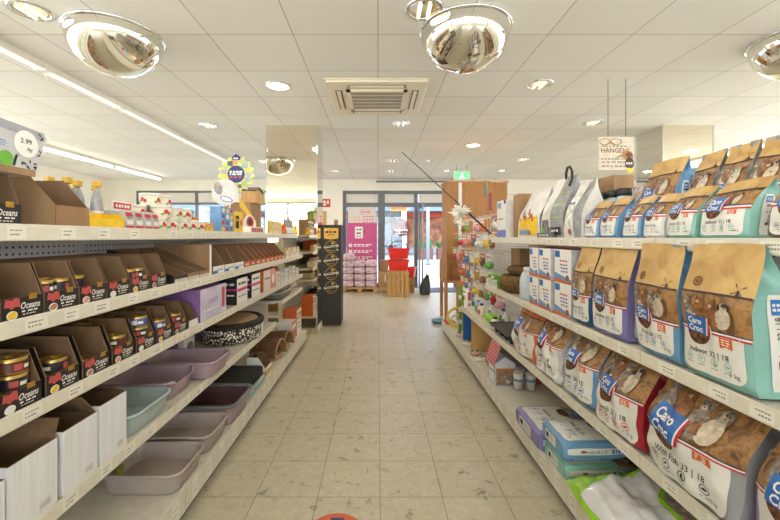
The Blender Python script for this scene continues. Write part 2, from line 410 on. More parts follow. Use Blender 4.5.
batten('fluorescent_batten', -5.15, -4.2, 2.2, 'fluorescent batten added unseen behind the viewer, in line with the far aisle row')  # unseen batten, added so its light bounces onto the ceiling
# lighting rail
t = thing('lighting_rail', 'long white ceiling rail running the length of the tin shelves', 'rail', (-2.77, .6, ZC))
m = MB(); m.box(-.045, .045, 0, 7.2, -.05, 0, WHITE); m.build('channel', t, .004)
m = MB(); m.box(-.03, .03, 0, 7.2, -.056, -.05, mat('rail_lens', (250, 244, 230), .2, emit=.35, var=0)); m.build('lens', t)
for yy in (2.6, 3.55, 4.9):
    m = MB(); m.box(-.05, .05, yy - .03, yy + .03, -.062, .0, WHITE); m.tube([(0, yy, -.06), (.02, yy + .02, -.13)], .004, WHITE); m.build('connector', t)

# round mirror domes
def dome(x, y, label):
    t = thing('ceiling_mirror_dome', label, 'mirror', (x, y, ZC), group='round security mirrors on the ceiling')
    R, D = .300, .262
    m = MB(); m.lathe([(R + .012, 0), (R + .016, -.008), (R + .012, -.018), (R - .004, -.022)], 48, (0, 0, 0), CHROME, caps=False); m.build('rim', t)
    m = MB(); pr = [(R * math.cos(a), -.02 - D * math.sin(a)) for a in [PI / 2 * k / 20 for k in range(21)]]
    m.lathe([(max(r, 1e-6), z) for r, z in pr], 64, (0, 0, 0), MIRROR, caps=False); m.build('mirror_bowl', t)
dome(-1.857, 2.74, 'round mirrored dome on the ceiling over the tin shelves')
dome(.60, 2.67, 'round mirrored dome on the ceiling above the aisle, near the air conditioner')
dome(3.06, 2.78, 'round mirrored dome on the ceiling over the pet food bags, cut by the picture edge')

# cassette air conditioner
t = thing('air_conditioner', 'square cream ceiling cassette air conditioner with dark central grille', 'air conditioner', (-.01, 3.95, ZC))
ACM = mat('aircon_plastic', (236, 226, 200), .45, var=.01); ACD = mat('aircon_dark', (120, 108, 92), .6)
h = .475
m = MB()
for z0, z1, r in ((-.012, 0, h), (-.035, -.012, h - .012)): m.box(-r, r, -r, r, z0, z1, ACM)
m.build('fascia', t, .006)
m = MB(); g = .27
m.box(-g, g, -g, g, -.040, -.034, ACD)
for i in range(27): yy = -g + (i + .5) * 2 * g / 27; m.box(-g, g, yy - .004, yy + .004, -.048, -.036, ACM if i % 5 == 0 else mat('grille_bar', (168, 156, 136), .5))
for k in range(1, 3): pass
for s in (-1, 1): m.box(s * g - .02, s * g + .02, -g - .02, g + .02, -.05, -.034, ACM); m.box(-g - .02, g + .02, s * g - .02, s * g + .02, -.05, -.034, ACM)
m.build('grille', t)
for k in range(4):
    m = MB(); r = Matrix.Rotation(k * PI / 2, 3, 'Z')
    def bx(x0, x1, y0, y1, z0, z1, mt):
        q = MB(); q.box(x0, x1, y0, y1, z0, z1, mt); m.mesh([r @ Vector(v) for v in q.v], q.f, mt)
    bx(-.27, .27, .335, .40, -.0365, -.034, ACD); bx(-.25, .25, .35, .385, -.043, -.036, ACM)
    m.build('louvre', t)
# exit sign
t = thing('exit_sign', 'green illuminated exit sign hanging above the wooden cabinet', 'sign', (1.62, 7.5, 2.36))
m = MB(); m.box(-.15, .15, -.03, .03, 0, .16, WHITE); m.build('housing', t, .005)
EG = mat('exit_green', (90, 196, 120), .4, emit=.7); EW = mat('exit_white', (240, 255, 240), .4, emit=1)
m = MB(); mp = front(-.031); m.rect(mp, -.14, .14, .012, .148, EG, .001)
m.ell(mp, .0, .115, .014, .014, EW, .003); m.flat(mp, [(-.02, .05), (.02, .05), (.025, .1), (-.02, .1)], EW, .003)
m.flat(mp, [(-.05, .025), (-.03, .02), (0, .055), (-.015, .06)], EW, .003); m.flat(mp, [(.015, .05), (.03, .055), (.055, .03), (.04, .022)], EW, .003)
m.build('face', t)
m = MB()
for s in (-1, 1): m.tube([(s * .1, 0, .16), (s * .1, 0, ZC - 2.36)], .004, GREYF)
m.build('hanger', t)
# fire sign and smoke detector
t = MB(); mp = front(0); t.box(-.105, .105, 0, .012, -.1, .1, REDP)
t.box(-.115, .115, .004, .012, -.19, -.1, WHITE); t.rect(mp, -.07, -.01, .0, .06, WHITEP, .002); t.flat(mp, [(-.07, -.06), (.0, -.06), (0, -.01), (-.07, -.02)], WHITEP, .002); t.rect(mp, .02, .07, -.02, .06, WHITEP, .002)
o = t.build('hanging_fire_sign', loc=(-1.27, 9.46, 2.08)); tag(o, 'small red fire equipment sign on the white pier by the pink poster', 'sign')
m = MB(); m.lathe([(.05, 0), (.052, -.02), (.035, -.045), (.0, -.05)], 20, (0, 0, 0), WHITE, caps=False)
tag(m.build('smoke_detector', loc=(.92, 7.2, ZC)), 'small white smoke detector on the ceiling before the shop door', 'smoke detector')
# hanging bow sign
t = thing('hanging_sign', 'beige card sign with a tied bow hanging from the ceiling on two strings', 'sign', (2.155, 3.5, 1.855))
BEI = mat('sign_card', (214, 202, 182), .7); BRO = mat('sign_brown', (122, 66, 44), .6); TAN = mat('sign_tan', (176, 126, 80), .6)
m = MB(); m.box(-.16, .16, -.003, .003, 0, .30, BEI); mp = front(-.003)
m.text(mp, 'HANGEN!', -.015, .178, .040, BRO, .001, wmax=.26, bold=.012)
SG = mat('sign_small_print', (136, 120, 106), .7, var=.02)
for z, k, mm in ((.215, 7, SG), (.10, 8, SG), (.072, 5, SG), (.034, 6, SG)): m.bars(mp, -.135, .1, z, .011, mm, .001, k)
m.build('board', t)
m = MB()
for s in (-1, 1):
    pts = [(-.055 + s * (.05 - .05 * math.cos(a)) * 1.0, -.006, .255 + .028 * math.sin(a)) for a in [2 * PI * k / 14 for k in range(14)]]
    m.tube(pts, .0035, TAN, 6, True); m.tube([(-.055, -.006, .255), (-.055 + s * .045, -.006, .228)], .0035, TAN, 6)
m.build('bow', t)
m = MB(); m.ell(mp, .1, .13, .055, .045, TAN, .003, rot=-.5); m.ell(mp, .11, .135, .03, .024, BRO, .004); m.flat(mp, [(.05, .14), (.05, .12), (-.02, .105), (.0, .12)], TAN, .003)
m.ell(mp, .115, .06, .04, .055, mat('jar_dark', (70, 44, 36), .4), .004); m.bars(mp, .085, .145, .06, .02, WHITEP, .006, 3); m.flat(mp, [(.09, .02), (.14, .015), (.15, -.02), (.1, -.03)], YELLOW, .005)
m.build('jar_picture', t)
m = MB()
for xx in (-.075, .085): m.tube([(xx, 0, .30), (xx, 0, ZC - 1.855)], .0025, INK, 6)
m.build('string', t)
# ================================================================ shelf units
PERF = None
def perf():
    global PERF
    if PERF: return PERF
    m, nt, b = nodes('perforated_panel'); b.inputs['Roughness'].default_value = .5
    tc = N(nt, 'ShaderNodeTexCoord'); mp = N(nt, 'ShaderNodeMapping'); mp.inputs['Scale'].default_value = (1, 1 / .025, 1 / .025); nt.links.new(tc.outputs['Object'], mp.inputs[0])
    fr = N(nt, 'ShaderNodeVectorMath', operation='FRACTION'); nt.links.new(mp.outputs[0], fr.inputs[0])
    s = N(nt, 'ShaderNodeVectorMath', operation='SUBTRACT'); s.inputs[1].default_value = (0, .5, .5); nt.links.new(fr.outputs[0], s.inputs[0])
    mu = N(nt, 'ShaderNodeVectorMath', operation='MULTIPLY'); mu.inputs[1].default_value = (0, 1, 1); nt.links.new(s.outputs[0], mu.inputs[0])
    ln = N(nt, 'ShaderNodeVectorMath', operation='LENGTH'); nt.links.new(mu.outputs[0], ln.inputs[0])
    r = ramp(nt, ln.outputs[1], [(0, (84, 80, 80)), (.19, (226, 224, 224))], 'CONSTANT'); nt.links.new(r.outputs[0], b.inputs['Base Color'])
    PERF = m; return m
TAGI = mat('tag_ink', (150, 142, 130), .7, var=.02)
def gondola(name, label, s, xb, levels, panels, uprights, base):
    """s = +1: the fronts look to +x.  levels: (deck top z, front x, [section y limits], rail height)"""
    t = thing(name, label, 'shelving', (xb, base[0], 0)); oy = base[0]
    X = lambda lx: s * lx
    def bx(m, a, b_, y0, y1, z0, z1, mt): m.box(min(X(a), X(b_)), max(X(a), X(b_)), y0 - oy, y1 - oy, z0, z1, mt)
    for z, xf, ys, rh, zr in levels:
        D = abs(xf - xb); z -= .0015
        for k, (y0, y1) in enumerate(zip(ys[:-1], ys[1:])):
            m = MB()
            if z < .2:
                bx(m, .02, D - .0045, y0 + .002, y1 - .002, z - .02, z, SHELF)
                bx(m, .02, D - .03, y0 + .002, y1 - .002, 0.0, z - .02, KICK)
            else:
                bx(m, .02, D - .0045, y0 + .003, y1 - .003, z - .018, z, SHELF)
                for yy in (y0 + .012, y1 - .012): m.prism([(X(.02), z - .018), (X(D - .06), z - .018), (X(D - .06), z - .026), (X(.02), z - .04)], lambda p, q, a: (p, a, q), yy - oy - .002, yy - oy + .002, CREAM)
            sh = m.build('base_deck' if z < .2 else 'shelf', t)
            m = MB(); f = X(D)
            lo, hi = zr - rh, zr
            m.prism([(X(D - .004), hi), (X(D - .001), hi), (X(D), hi - .003), (X(D), lo + .003), (X(D - .002), lo), (X(D - .004), lo)], lambda p, q, a: (p, a, q), y0 - oy + .0025, y1 - oy - .0025, CREAM)
            mp = (lambda a, b_, e: (f + s * e, a, b_))
            rr = random.Random(int(z * 100 + k * 17 + (s + 1) * 5)); y = y0 + .06
            while y < y1 - .09:
                wd = rr.uniform(.05, .07)
                m.rect(mp, y - oy, y + wd - oy, lo + .006, hi - .006, TAG, .0009)
                hh = (hi - lo)
                m.bars(mp, y + .008 - oy, y + wd - .012 - oy, lo + hh * .62, .0035, TAGI, .0014, 5); m.bars(mp, y + .008 - oy, y + wd - .02 - oy, lo + hh * .38, .0045, TAGI, .0014, 4)
                y += wd + rr.uniform(.05, .12)
            m.build('price_rail', sh)
    for y0, y1, z0, z1 in panels:
        m = MB(); bx(m, 0, .012, y0, y1, z0, z1, perf()); m.build('back_panel', t)
    for yy, z1 in uprights:
        m = MB(); bx(m, -.02, .014, yy - .015, yy + .015, 0, z1, CREAM); m.build('upright', t)
    return t
YS = [-2.10, -1.15, -.20, .75, 1.70, 2.65, 3.60, 4.58]
L1, L2, L3, L4, L5 = .150, .508, .814, 1.043, 1.280
LX = {1: -.845, 2: -.892, 5: -.945}
tl = gondola('shelf_unit', 'long cream shelf unit stocked with tins, cartons and litter trays', 1, -1.32,
        [(L1, -.845, YS, .108, .153), (L2, -.892, [-2.10, -1.15, -.20, .75, 1.70, 2.64, 3.40], .047, .511), (.655, -.892, [3.60, 4.58], .04, .658), (L3, -.892, YS, .042, .818), (L4, -.892, YS, .044, 1.047), (L5, -.945, YS, .046, 1.285)],
        [(a, c, .15, 1.26) for a, c in zip(YS[:-1], YS[1:])], [(y, 1.26) for y in YS], (-2.10,))
YR = [-1.535, -.585, .365, 1.315, 2.266, 3.22, 4.17, 5.12]
R1, R2, R3, R4 = .150, .508, .857, 1.243
gondola('shelf_unit', 'long cream shelf unit stocked with pet food bags', -1, 1.32,
        [(R1, .845, YR, .108, .153), (R2, .89, YR[:7], .05, .512), (R3, .89, YR[:6], .043, .862), (R4, .94, YR[:6], .042, 1.247)],
        [(a, c, .15, 1.26) for a, c in zip(YR[:-1], YR[1:])], [(y, 1.26) for y in YR], (-1.535,))

# ================================================================ tin cartons
OCEANTXT = 'Oceans'
KIB = noisemat('kibble', [(0, (150, 98, 48)), (.35, (120, 70, 34)), (.75, (52, 30, 18))], 90, tex='voronoi', rough=.8)
SALMON = mat('salmon_print', (206, 150, 118), .5, var=.15, scale=60)
CORAL = mat('coral_logo', (188, 80, 76), .5)
def wall_prism(m, pts, x0, x1, cin, cout, edge): m.prism(pts, lambda p, q, a: (a, p, q), x0, x1, edge, cin, cout)
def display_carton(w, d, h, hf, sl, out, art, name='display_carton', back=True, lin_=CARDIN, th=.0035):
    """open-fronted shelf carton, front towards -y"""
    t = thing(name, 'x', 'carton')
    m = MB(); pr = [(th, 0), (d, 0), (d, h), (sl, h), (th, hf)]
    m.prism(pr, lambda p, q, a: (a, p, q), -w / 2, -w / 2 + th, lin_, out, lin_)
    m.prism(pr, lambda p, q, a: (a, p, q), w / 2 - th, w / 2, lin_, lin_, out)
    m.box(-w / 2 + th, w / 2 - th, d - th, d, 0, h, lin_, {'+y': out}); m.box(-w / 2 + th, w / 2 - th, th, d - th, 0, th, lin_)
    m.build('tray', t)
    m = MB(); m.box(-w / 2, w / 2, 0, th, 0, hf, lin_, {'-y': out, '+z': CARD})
    if art: art(m, front(0), w, hf)
    m.build('front_lip', t)
    return t
def art_ocean(k):
    def f(m, mp, w, h):
        r = random.Random(k)
        m.flat(mp, [(-w * .45, h * .62), (-w * .42, h * .98), (-w * .28, h * .9), (-w * .2, h * 1.0), (-w * .1, h * .94), (-w * .08, h * .55), (-w * .2, h * .6), (-w * .28, h * .5), (-w * .36, h * .62)], CORAL, .0012)
        m.text(mp, OCEANTXT, w * .17, h * .6, h * .3, WHITEP, .0012, wmax=w * .48, bold=.015, shear=.25)
        m.bars(mp, -w * .05, w * .4, h * .34, h * .07, WHITEP, .0012, 3); m.bars(mp, -w * .02, w * .3, h * .2, h * .04, TAG, .0012, 4)
        m.rect(mp, w * .12, w * .32, h * .84, h * 1.1, GOLD, .0016)
        c = [SALMON, WHITEP, YELLOW, mat('tuna_print', (168, 116, 92), .5, var=.2, scale=70)][k % 4]
        m.ell(mp, -w * .27, h * .24, w * .13, h * .2, WHITEP, .0012); m.ell(mp, -w * .27, h * .25, w * .11, h * .14, c, .0018, rot=.3)
    return f
TINB = [mat('tin_label_' + n, c, .35) for n, c in (('dark', (44, 40, 46)), ('blue', (70, 92, 150)), ('brown', (92, 52, 40)))]
TINM = mat('tin_gold', (206, 170, 96), .28, .85)
def make_tin(k, R=.0335, Hh=.038):
    t = thing('pet_food_tin', 'x', 'tin')
    m = MB(); m.lathe([(R - .003, 0, TINM), (R, .002, TINM), (R, .005, TINB[k]), (R, Hh - .006, TINM), (R, Hh - .001, TINM), (R - .001, Hh)], 22, (0, 0, 0), TINM)
    for a in (0, PI * .66, PI * 1.33):
        mp = lambda q, z, e: ((R + e) * math.sin(q + a), -(R + e) * math.cos(q + a), z)
        m.rect(mp, -.45, .1, .010, .026, CORAL if k != 1 else WHITEP, .0006, 4); m.rect(mp, .2, .75, .012, .022, WHITEP, .0006, 4)
    m.build('body', t)
    m = MB(); m.lathe([(R + .001, Hh), (R + .0015, Hh + .002), (R - .002, Hh + .0035), (R - .004, Hh + .001), (0.0001, Hh + .001)], 22, (0, 0, 0), TINM, caps=False); m.build('lid', t)
    m = MB(); m.tube([(.006 + .009 * math.cos(a), .009 * math.sin(a), Hh + .0025) for a in [2 * PI * i / 10 for i in range(10)]], .0012, TINM, 5, True); m.build('pull_ring', t)
    return t
TIN = [make_tin(k) for k in range(3)] + [make_tin(k, .0215, .038) for k in (0, 2)]; tin_used = [0] * 5
def tin(x, y, z, label, small=False):
    k = random.Random(int(x * 991 + y * 7717 + z * 331)).choice([3, 3, 4] if small else [0, 0, 1, 2]); rz = random.uniform(0, 6)
    o = TIN[k] if not tin_used[k] else copy_tree(TIN[k]); tin_used[k] = 1
    o['label'] = label; o['group'] = 'pet food tins in the black cartons'; o.location = (x, y, z); o.rotation_euler = (0, 0, rz)
CART = [display_carton(.116, .30, .137, .056, .035, BLACKP, art_ocean(k)) for k in range(4)]; cart_used = [0] * 4
def ocean(x, yc, z, k, label, group):
    o = CART[k] if not cart_used[k] else copy_tree(CART[k]); cart_used[k] = 1
    o['label'] = label; o['group'] = group; o.location = (x, yc, z); o.rotation_euler = (0, 0, PI / 2); return o
SPOT = ['front', 'second', 'third', 'rear']
CONT4 = ['empty', 'empty', 'half full of gold tins', 'with one stack of tins', 'empty', 'with some tins', 'nearly empty']
for i in range(7):                                              # second shelf from the top
    yc = .86 + .121 * i
    ocean(-.899, yc, L4, (i + 1) % 4, 'black printed tin carton on the upper tin shelf, %s along, %s' % (ORD[i], CONT4[i]), 'black tin cartons on the upper tin shelf')
    for q, (dx, dy, lv) in enumerate({2: [(.030, .028, 2), (.030, -.024, 2), (.08, .026, 2), (.08, -.026, 2)], 3: [(.06, -.012, 2), (.135, .014, 2)], 5: [(.030, .026, 2), (.030, -.026, 2), (.08, .0, 2)], 6: [(.042, .0, 1)], 1: [(.16, .0, 1)]}.get(i, [])):
        for l in range(lv):
            tin(-.897 - .004 - dx, yc + dy, L4 + .0042 + l * .0422, 'gold lidded tin, %s carton of the upper tin shelf, %s spot, %s' % (ORD[i], SPOT[q], ('lower', 'upper')[l]), i in (2, 5))
CONT3 = ['full of gold tins', 'full of stacked tins', 'half full', 'almost empty', 'crowded with tins', 'full to the back', 'with two stacks of tins', 'with a short row']
for i in range(8):                                              # third shelf
    yc = .845 + .131 * i
    ocean(-.899, yc, L3, i % 4, 'black printed tin carton on the middle tin shelf, %s along, %s' % (ORD[i], CONT3[i]), 'black tin cartons on the middle tin shelf')
    S = {0: [(.042, .016, 2), (.105, -.016, 3), (.175, .012, 2)], 1: [(.041, .017, 3), (.101, -.017, 2), (.170, .014, 3), (.236, -.01, 2)], 2: [(.042, .016, 2), (.115, -.015, 1)], 3: [(.06, .012, 1), (.13, -.016, 1)],
         4: [(.041, .017, 2), (.101, -.017, 3), (.170, .015, 3)], 5: [(.041, .016, 3), (.102, -.017, 3), (.172, .01, 3)], 6: [(.041, .016, 2), (.10, -.016, 3), (.17, .01, 3)], 7: [(.041, .014, 2), (.11, -.015, 2)]}[i]
    for q, (dx, dy, lv) in enumerate(S):
        for l in range(lv):
            if dx > .255: continue
            tin(-.897 - .004 - dx, yc + dy, L3 + .0042 + l * .0422, 'gold lidded tin, %s carton of the middle tin shelf, %s spot, %s' % (ORD[i], SPOT[q], ('lowest', 'second up', 'third up')[l]))
# top shelf: cartons under the price display
for i in range(2):
    ocean(-.957, .86 + .119 * i, L5, 2 + i, 'black printed tin carton on the top shelf %s' % ('under the price display, at the picture edge', 'under the price display, beside the brown carton')[i], 'black tin cartons on the top shelf')
t = thing('price_display', 'grey printed display box marked 2.99 standing on two black cartons', 'display box', (-.955, .95, L5 + .137), PI / 2)
m = MB(); ART = mat('display_grey', (196, 194, 192), .5, var=.03)
m.prism([(-.17, .0), (.125, 0), (.165, .115), (.155, .128), (-.17, .145)], lambda p, q, a: (p, a, q), 0, .24, ART, ART, ART)
mp = front(0)
m.rect(mp, -.17, .128, .0, .018, CARD, .001); m.flat(mp, [(-.17, .122), (.16, .105), (.155, .128), (-.17, .145)], mat('display_shade', (160, 160, 164), .5), .001)
m.ell(mp, .100, .085, .036, .036, WHITEP, .0015, 28); m.text(mp, '2.99', .098, .092, .014, DARKINK, .003, wmax=.040); m.text(mp, '/kg', .108, .072, .010, DARKINK, .003, shear=.3)
m.rect(mp, -.06, .03, .022, .05, mat('pic_dark', (66, 58, 62), .5, var=.5, scale=60), .0015); m.ell(mp, .042, .036, .02, .02, GREEN, .002); m.flat(mp, [(.06, .02), (.068, .05), (.075, .052), (.067, .02)], DARKINK, .0015)
r = random.Random(3)
for i in range(42): a = r.uniform(.085, .15); b_ = r.uniform(.02, .075 if a < .12 else .12); (m.ell(mp, a, b_, .006, .0022, DARKINK, .0025, 8, 1, r.uniform(0, 3)) if abs(a - .098) ** 2 + (b_ - .087) ** 2 > .0021 and a < .125 + .04 * b_ / .115 - .008 else None)
for k, (a, b_) in enumerate(((.03, .08), (.035, .074), (.03, .068))): m.bars(mp, a - .012, a + .012, b_, .0025, BLUEP, .0015, 3)
m.build('printed_box', t)
# plain brown carton, pouches, yellow tray
t = display_carton(.13, .30, .156, .066, .085, CARD, None, lin_=CARDIN); t.location = (-.957, 1.2165, L5); t.rotation_euler = (0, 0, PI / 2)
t['label'] = 'plain brown open carton on the top shelf beside the price display'; t['group'] = 'open cartons on the top tin shelf'
SILV = mat('silver_foil', (160, 162, 164), .35, .25, var=.14, scale=40, bmp=.3)
def make_pouch(w, d, h, mt, capm, stripe=None):
    t = thing('spout_pouch', 'x', 'pouch'); m = MB(); rows = [(0, .9, .8), (.05, 1, 1), (.4, 1, .9), (.72, .92, .5), (.86, .5, .3), (.93, .2, .22)]
    n = 16
    for (v, a, b_) in rows:
        for i in range(n):
            g = 2 * PI * i / n; m.v.append((w / 2 * a * math.copysign(abs(math.cos(g)) ** .7, math.cos(g)), d / 2 * b_ * math.sin(g), h * v))
    k = m.m(mt)
    for j in range(len(rows) - 1):
        for i in range(n):
            i2 = (i + 1) % n; m.f.append((j * n + i, j * n + i2, (j + 1) * n + i2, (j + 1) * n + i)); m.mi.append(k if not (stripe and j == 1) else m.m(stripe)); m.sm.append(True)
    m.f.append(tuple(reversed(range(n)))); m.mi.append(k); m.sm.append(False)
    m.f.append(tuple((len(rows) - 1) * n + i for i in range(n))); m.mi.append(k); m.sm.append(False)
    m.build('bag', t)
    m = MB(); m.box(-.013, .013, -.011, .011, h * .93, h * 1.06, capm); m.build('cap', t, .003); return t
p0 = make_pouch(.068, .04, .172, SILV, mat('cap_yellow', (214, 168, 40), .4), WHITEP); first = True
for i, (x, y, h_) in enumerate(((-1.10, 1.37, 0), (-1.13, 1.455, 0), (-1.07, 1.475, 0), (-1.16, 1.59, 0), (-1.19, 1.52, 0), (-1.16, 1.365, 0))):
    o = p0 if first else copy_tree(p0); first = False
    o['label'] = 'silver spout pouch with yellow cap, %s' % ('nearest the brown carton', 'third back behind the yellow tray', 'in front of the others by the yellow tray', 'tallest looking, at the end towards the shop door', 'behind the last pouch', 'tucked behind the first pouch')[i]
    o['group'] = 'silver pouches on the top tin shelf'; o.location = (x, y, L5); o.rotation_euler = (0, 0, PI / 2 + random.uniform(-.5, .3))
t = thing('tray', 'bright yellow open display tray on the top shelf before the silver pouches', 'tray', (-.957, 1.373, L5), PI / 2)
m = MB(); th = .003; w, d = .175, .085
for s_ in (-1, 1): m.prism([(0, 0), (d, 0), (d, .058), (.02, .055), (0, .034)], lambda p, q, a: (a, p, q), s_ * w / 2 - th / 2, s_ * w / 2 + th / 2, YELLOW)
m.box(-w / 2, w / 2, d - th, d, 0, .058, YELLOW); m.box(-w / 2, w / 2, 0, d, 0, th, YELLOW); m.box(-w / 2, w / 2, 0, th, 0, .034, YELLOW); m.build('tray_body', t)
# treat bags with red feet
def make_treat(c1, c2):
    t = thing('treat_bag', 'x', 'treat bag'); m = MB(); w, d, h = .05, .03, .075
    m.prism([(-d / 2, 0), (d / 2, 0), (d / 2 * .9, h * .5), (.003, h), (-.003, h), (-d / 2 * .9, h * .5)], lambda p, q, a: (a, p, q), -w / 2, w / 2, c1)
    mp = lambda a, b_, e: (a, -d / 2 * (1 if b_ < 0 else 1 - .1 * min(1, b_ / (h * .5))) - e if b_ <= h * .5 else -d / 2 * .9 * (1 - (b_ - h * .5) / (h * .5)) - .003 - e, b_)
    m.rect(mp, -w / 2, w / 2, .001, .014, c2, .001); m.rect(mp, -w * .35, w * .35, .02, .034, WHITEP, .001); m.rect(mp, -w * .4, w * .4, .05, .066, c2, .001, 1, 3); m.bars(mp, -w * .3, w * .3, .044, .003, INK, .001, 3)
    m.build('bag', t); return t
tb = make_treat(mat('treat_grey', (196, 192, 186), .45), REDP); first = True
TPOS = [(-.975, 1.50, 'nearest the yellow tray'), (-.975, 1.56, 'second from the yellow tray'), (-.975, 1.62, 'third from the yellow tray'), (-.975, 1.675, 'last before the cream tubs')]
for x, y, l in TPOS:
    o = tb if first else copy_tree(tb); first = False
    o['label'] = 'small grey treat bag with a red foot, ' + l; o['group'] = 'red footed treat bags'; o.location = (x, y, L5); o.rotation_euler = (0, 0, PI / 2)
m = MB(); m.box(-.06, .06, -.002, .002, 0, .04, WHITEP); m.box(-.065, .065, 0, .05, -.075, 0, mat('treat_tray', (188, 186, 182), .5)); mp = front(-.002); m.rect(mp, -.055, .055, .008, .034, REDP, .001); m.bars(mp, -.045, .045, .021, .012, WHITEP, .002, 5)
o = m.build('treat_box', loc=(-1.058, 1.60, L5 + .076)); o.rotation_euler = (0, 0, PI / 2); tag(o, 'pale treat box with a red lettered header behind the treat bags', 'box')
# tubs
TUBM = mat('tub_cream', (232, 222, 200), .4, var=.02)
def make_tub(r_, h_):
    t = thing('treat_tub', 'x', 'tub'); m = MB(); m.lathe([(r_ * .88, 0), (r_ * .95, .003), (r_, h_ - .006)], 22, (0, 0, 0), TUBM)
    for a0 in (-.3, 1.2, 2.7, 4.2):
        mp = lambda q, z, e: ((r_ * (.94 + .06 * z / h_) + e) * math.sin(q + a0), -(r_ * (.94 + .06 * z / h_) + e) * math.cos(q + a0), z)
        m.ell(mp, 0, h_ * .5, .25, h_ * .2, REDP, .001, 10, 2); m.ell(mp, .35, h_ * .38, .18, h_ * .16, CORAL, .001, 10, 2); m.ell(mp, -.35, h_ * .3, .2, h_ * .12, GREEN, .001, 10, 2)
    m.build('cup', t); m = MB(); m.lathe([(r_ + .003, h_ - .008), (r_ + .003, h_), (r_ - .002, h_ + .002), (0.0001, h_ + .001)], 22, (0, 0, 0), WHITE); m.build('lid', t); return t
tub = make_tub(.043, .055); first = True
TUBS = [(-.995, 1.735 + .098 * i, 0, 'bottom row, ' + ORD[i] + ' along') for i in range(5)] + [(-1.0, 1.785 + .098 * i, 1, 'middle row, ' + ORD[i] + ' along') for i in range(3)] + [(-1.095, 1.73 + .095 * i, 0, 'back row, ' + ORD[i] + ' along') for i in range(4)] + \
       [(-1.095, 1.75 + .095 * i, 1, 'second layer of the back row, ' + ORD[i] + ' along') for i in range(3)] + [(-1.06, 1.80 + .095 * i, 2, 'top of the stack, ' + ORD[i] + ' along') for i in range(2)]
for x, y, l, lab in TUBS:
    o = tub if first else copy_tree(tub); first = False
    o['label'] = 'cream treat tub with red flowers, ' + lab; o['group'] = 'flowered treat tubs on the top shelf'
    o.location = (x, y, L5 + l * .0575); o.rotation_euler = (0, 0, PI / 2 + random.uniform(-.3, .3))
# small boxes: one generator for plain printed cartons
def carton(name, label, cat, w, d, h, fm, sm, loc, rz, art=None, group=None, top=None, flaps=True):
    """closed printed box, front towards -y: a body and a lid flap"""
    t = thing(name, label, cat, loc, rz, group)
    m = MB(); m.box(-w / 2, w / 2, 0, d, 0, h, sm, {'-y': fm, '+z': top or sm})
    if art: art(m, front(0), w, h)
    m.build('box_body', t, min(.002, h * .02), 1)
    m = MB(); m.box(-w / 2 + .002, w / 2 - .002, .002, d * .97, h, h + .0012, top or sm); m.build('top_flap', t)
    return t
PI2 = PI / 2
def art_stripes(c, k=3):
    def f(m, mp, w, h):
        m.rect(mp, -w * .42, w * .42, h * .62, h * .86, c, .001); m.bars(mp, -w * .36, w * .36, h * .74, h * .1, WHITEP, .002, k)
        m.bars(mp, -w * .36, w * .2, h * .45, h * .06, INK, .001, 3); m.bars(mp, -w * .36, w * .3, h * .3, h * .05, INK, .001, 4)
    return f
def art_dots(cols, seed):
    def f(m, mp, w, h):
        r = random.Random(seed); nx, nz = 3, 4
        for i in range(nx):
            for j in range(nz):
                m.ell(mp, (-.5 + (i + .5) / nx) * w, (j + .5) / nz * h, w * .12, h * .09, cols[(i + j + seed) % len(cols)], .001, 12, 1)
                m.bars(mp, (-.5 + (i + .2) / nx) * w, (-.5 + (i + .8) / nx) * w, (j + .12) / nz * h, h * .02, WHITEP, .001, 2)
    return f
carton('snack_box', 'small yellow snack box lying low on the top shelf past the white tubs', 'box', .09, .10, .05, YELLOW, ORANGEP, (-.97, 2.235, L5), PI2, art_stripes(REDP))
carton('snack_box', 'small orange snack box stacked behind the low yellow one', 'box', .09, .08, .085, ORANGEP, ORANGEP, (-1.08, 2.28, L5), PI2, art_stripes(YELLOW))
LB = mat('sky_print', (108, 150, 196), .45)
carton('biscuit_box', 'blue patterned upright box on the top shelf under the starburst sign', 'box', .20, .07, .158, LB, LB, (-.965, 2.48, L5), PI2, art_dots([WHITEP, YELLOW, REDP, BLUEP], 1))
t = carton('biscuit_box', 'yellow and black upright display box beside the blue patterned box', 'box', .16, .09, .145, YELLOW, mat('soft_yellow', (226, 178, 40), .5), (-.97, 2.70, L5), PI2, lambda m, mp, w, h: (m.rect(mp, -w * .4, -.0, h * .2, h * .8, DARKINK, .001), m.bars(mp, -w * .36, -w * .05, h * .6, h * .1, YELLOW, .002, 2), m.ell(mp, w * .25, h * .5, w * .15, h * .15, ORANGEP, .001)))
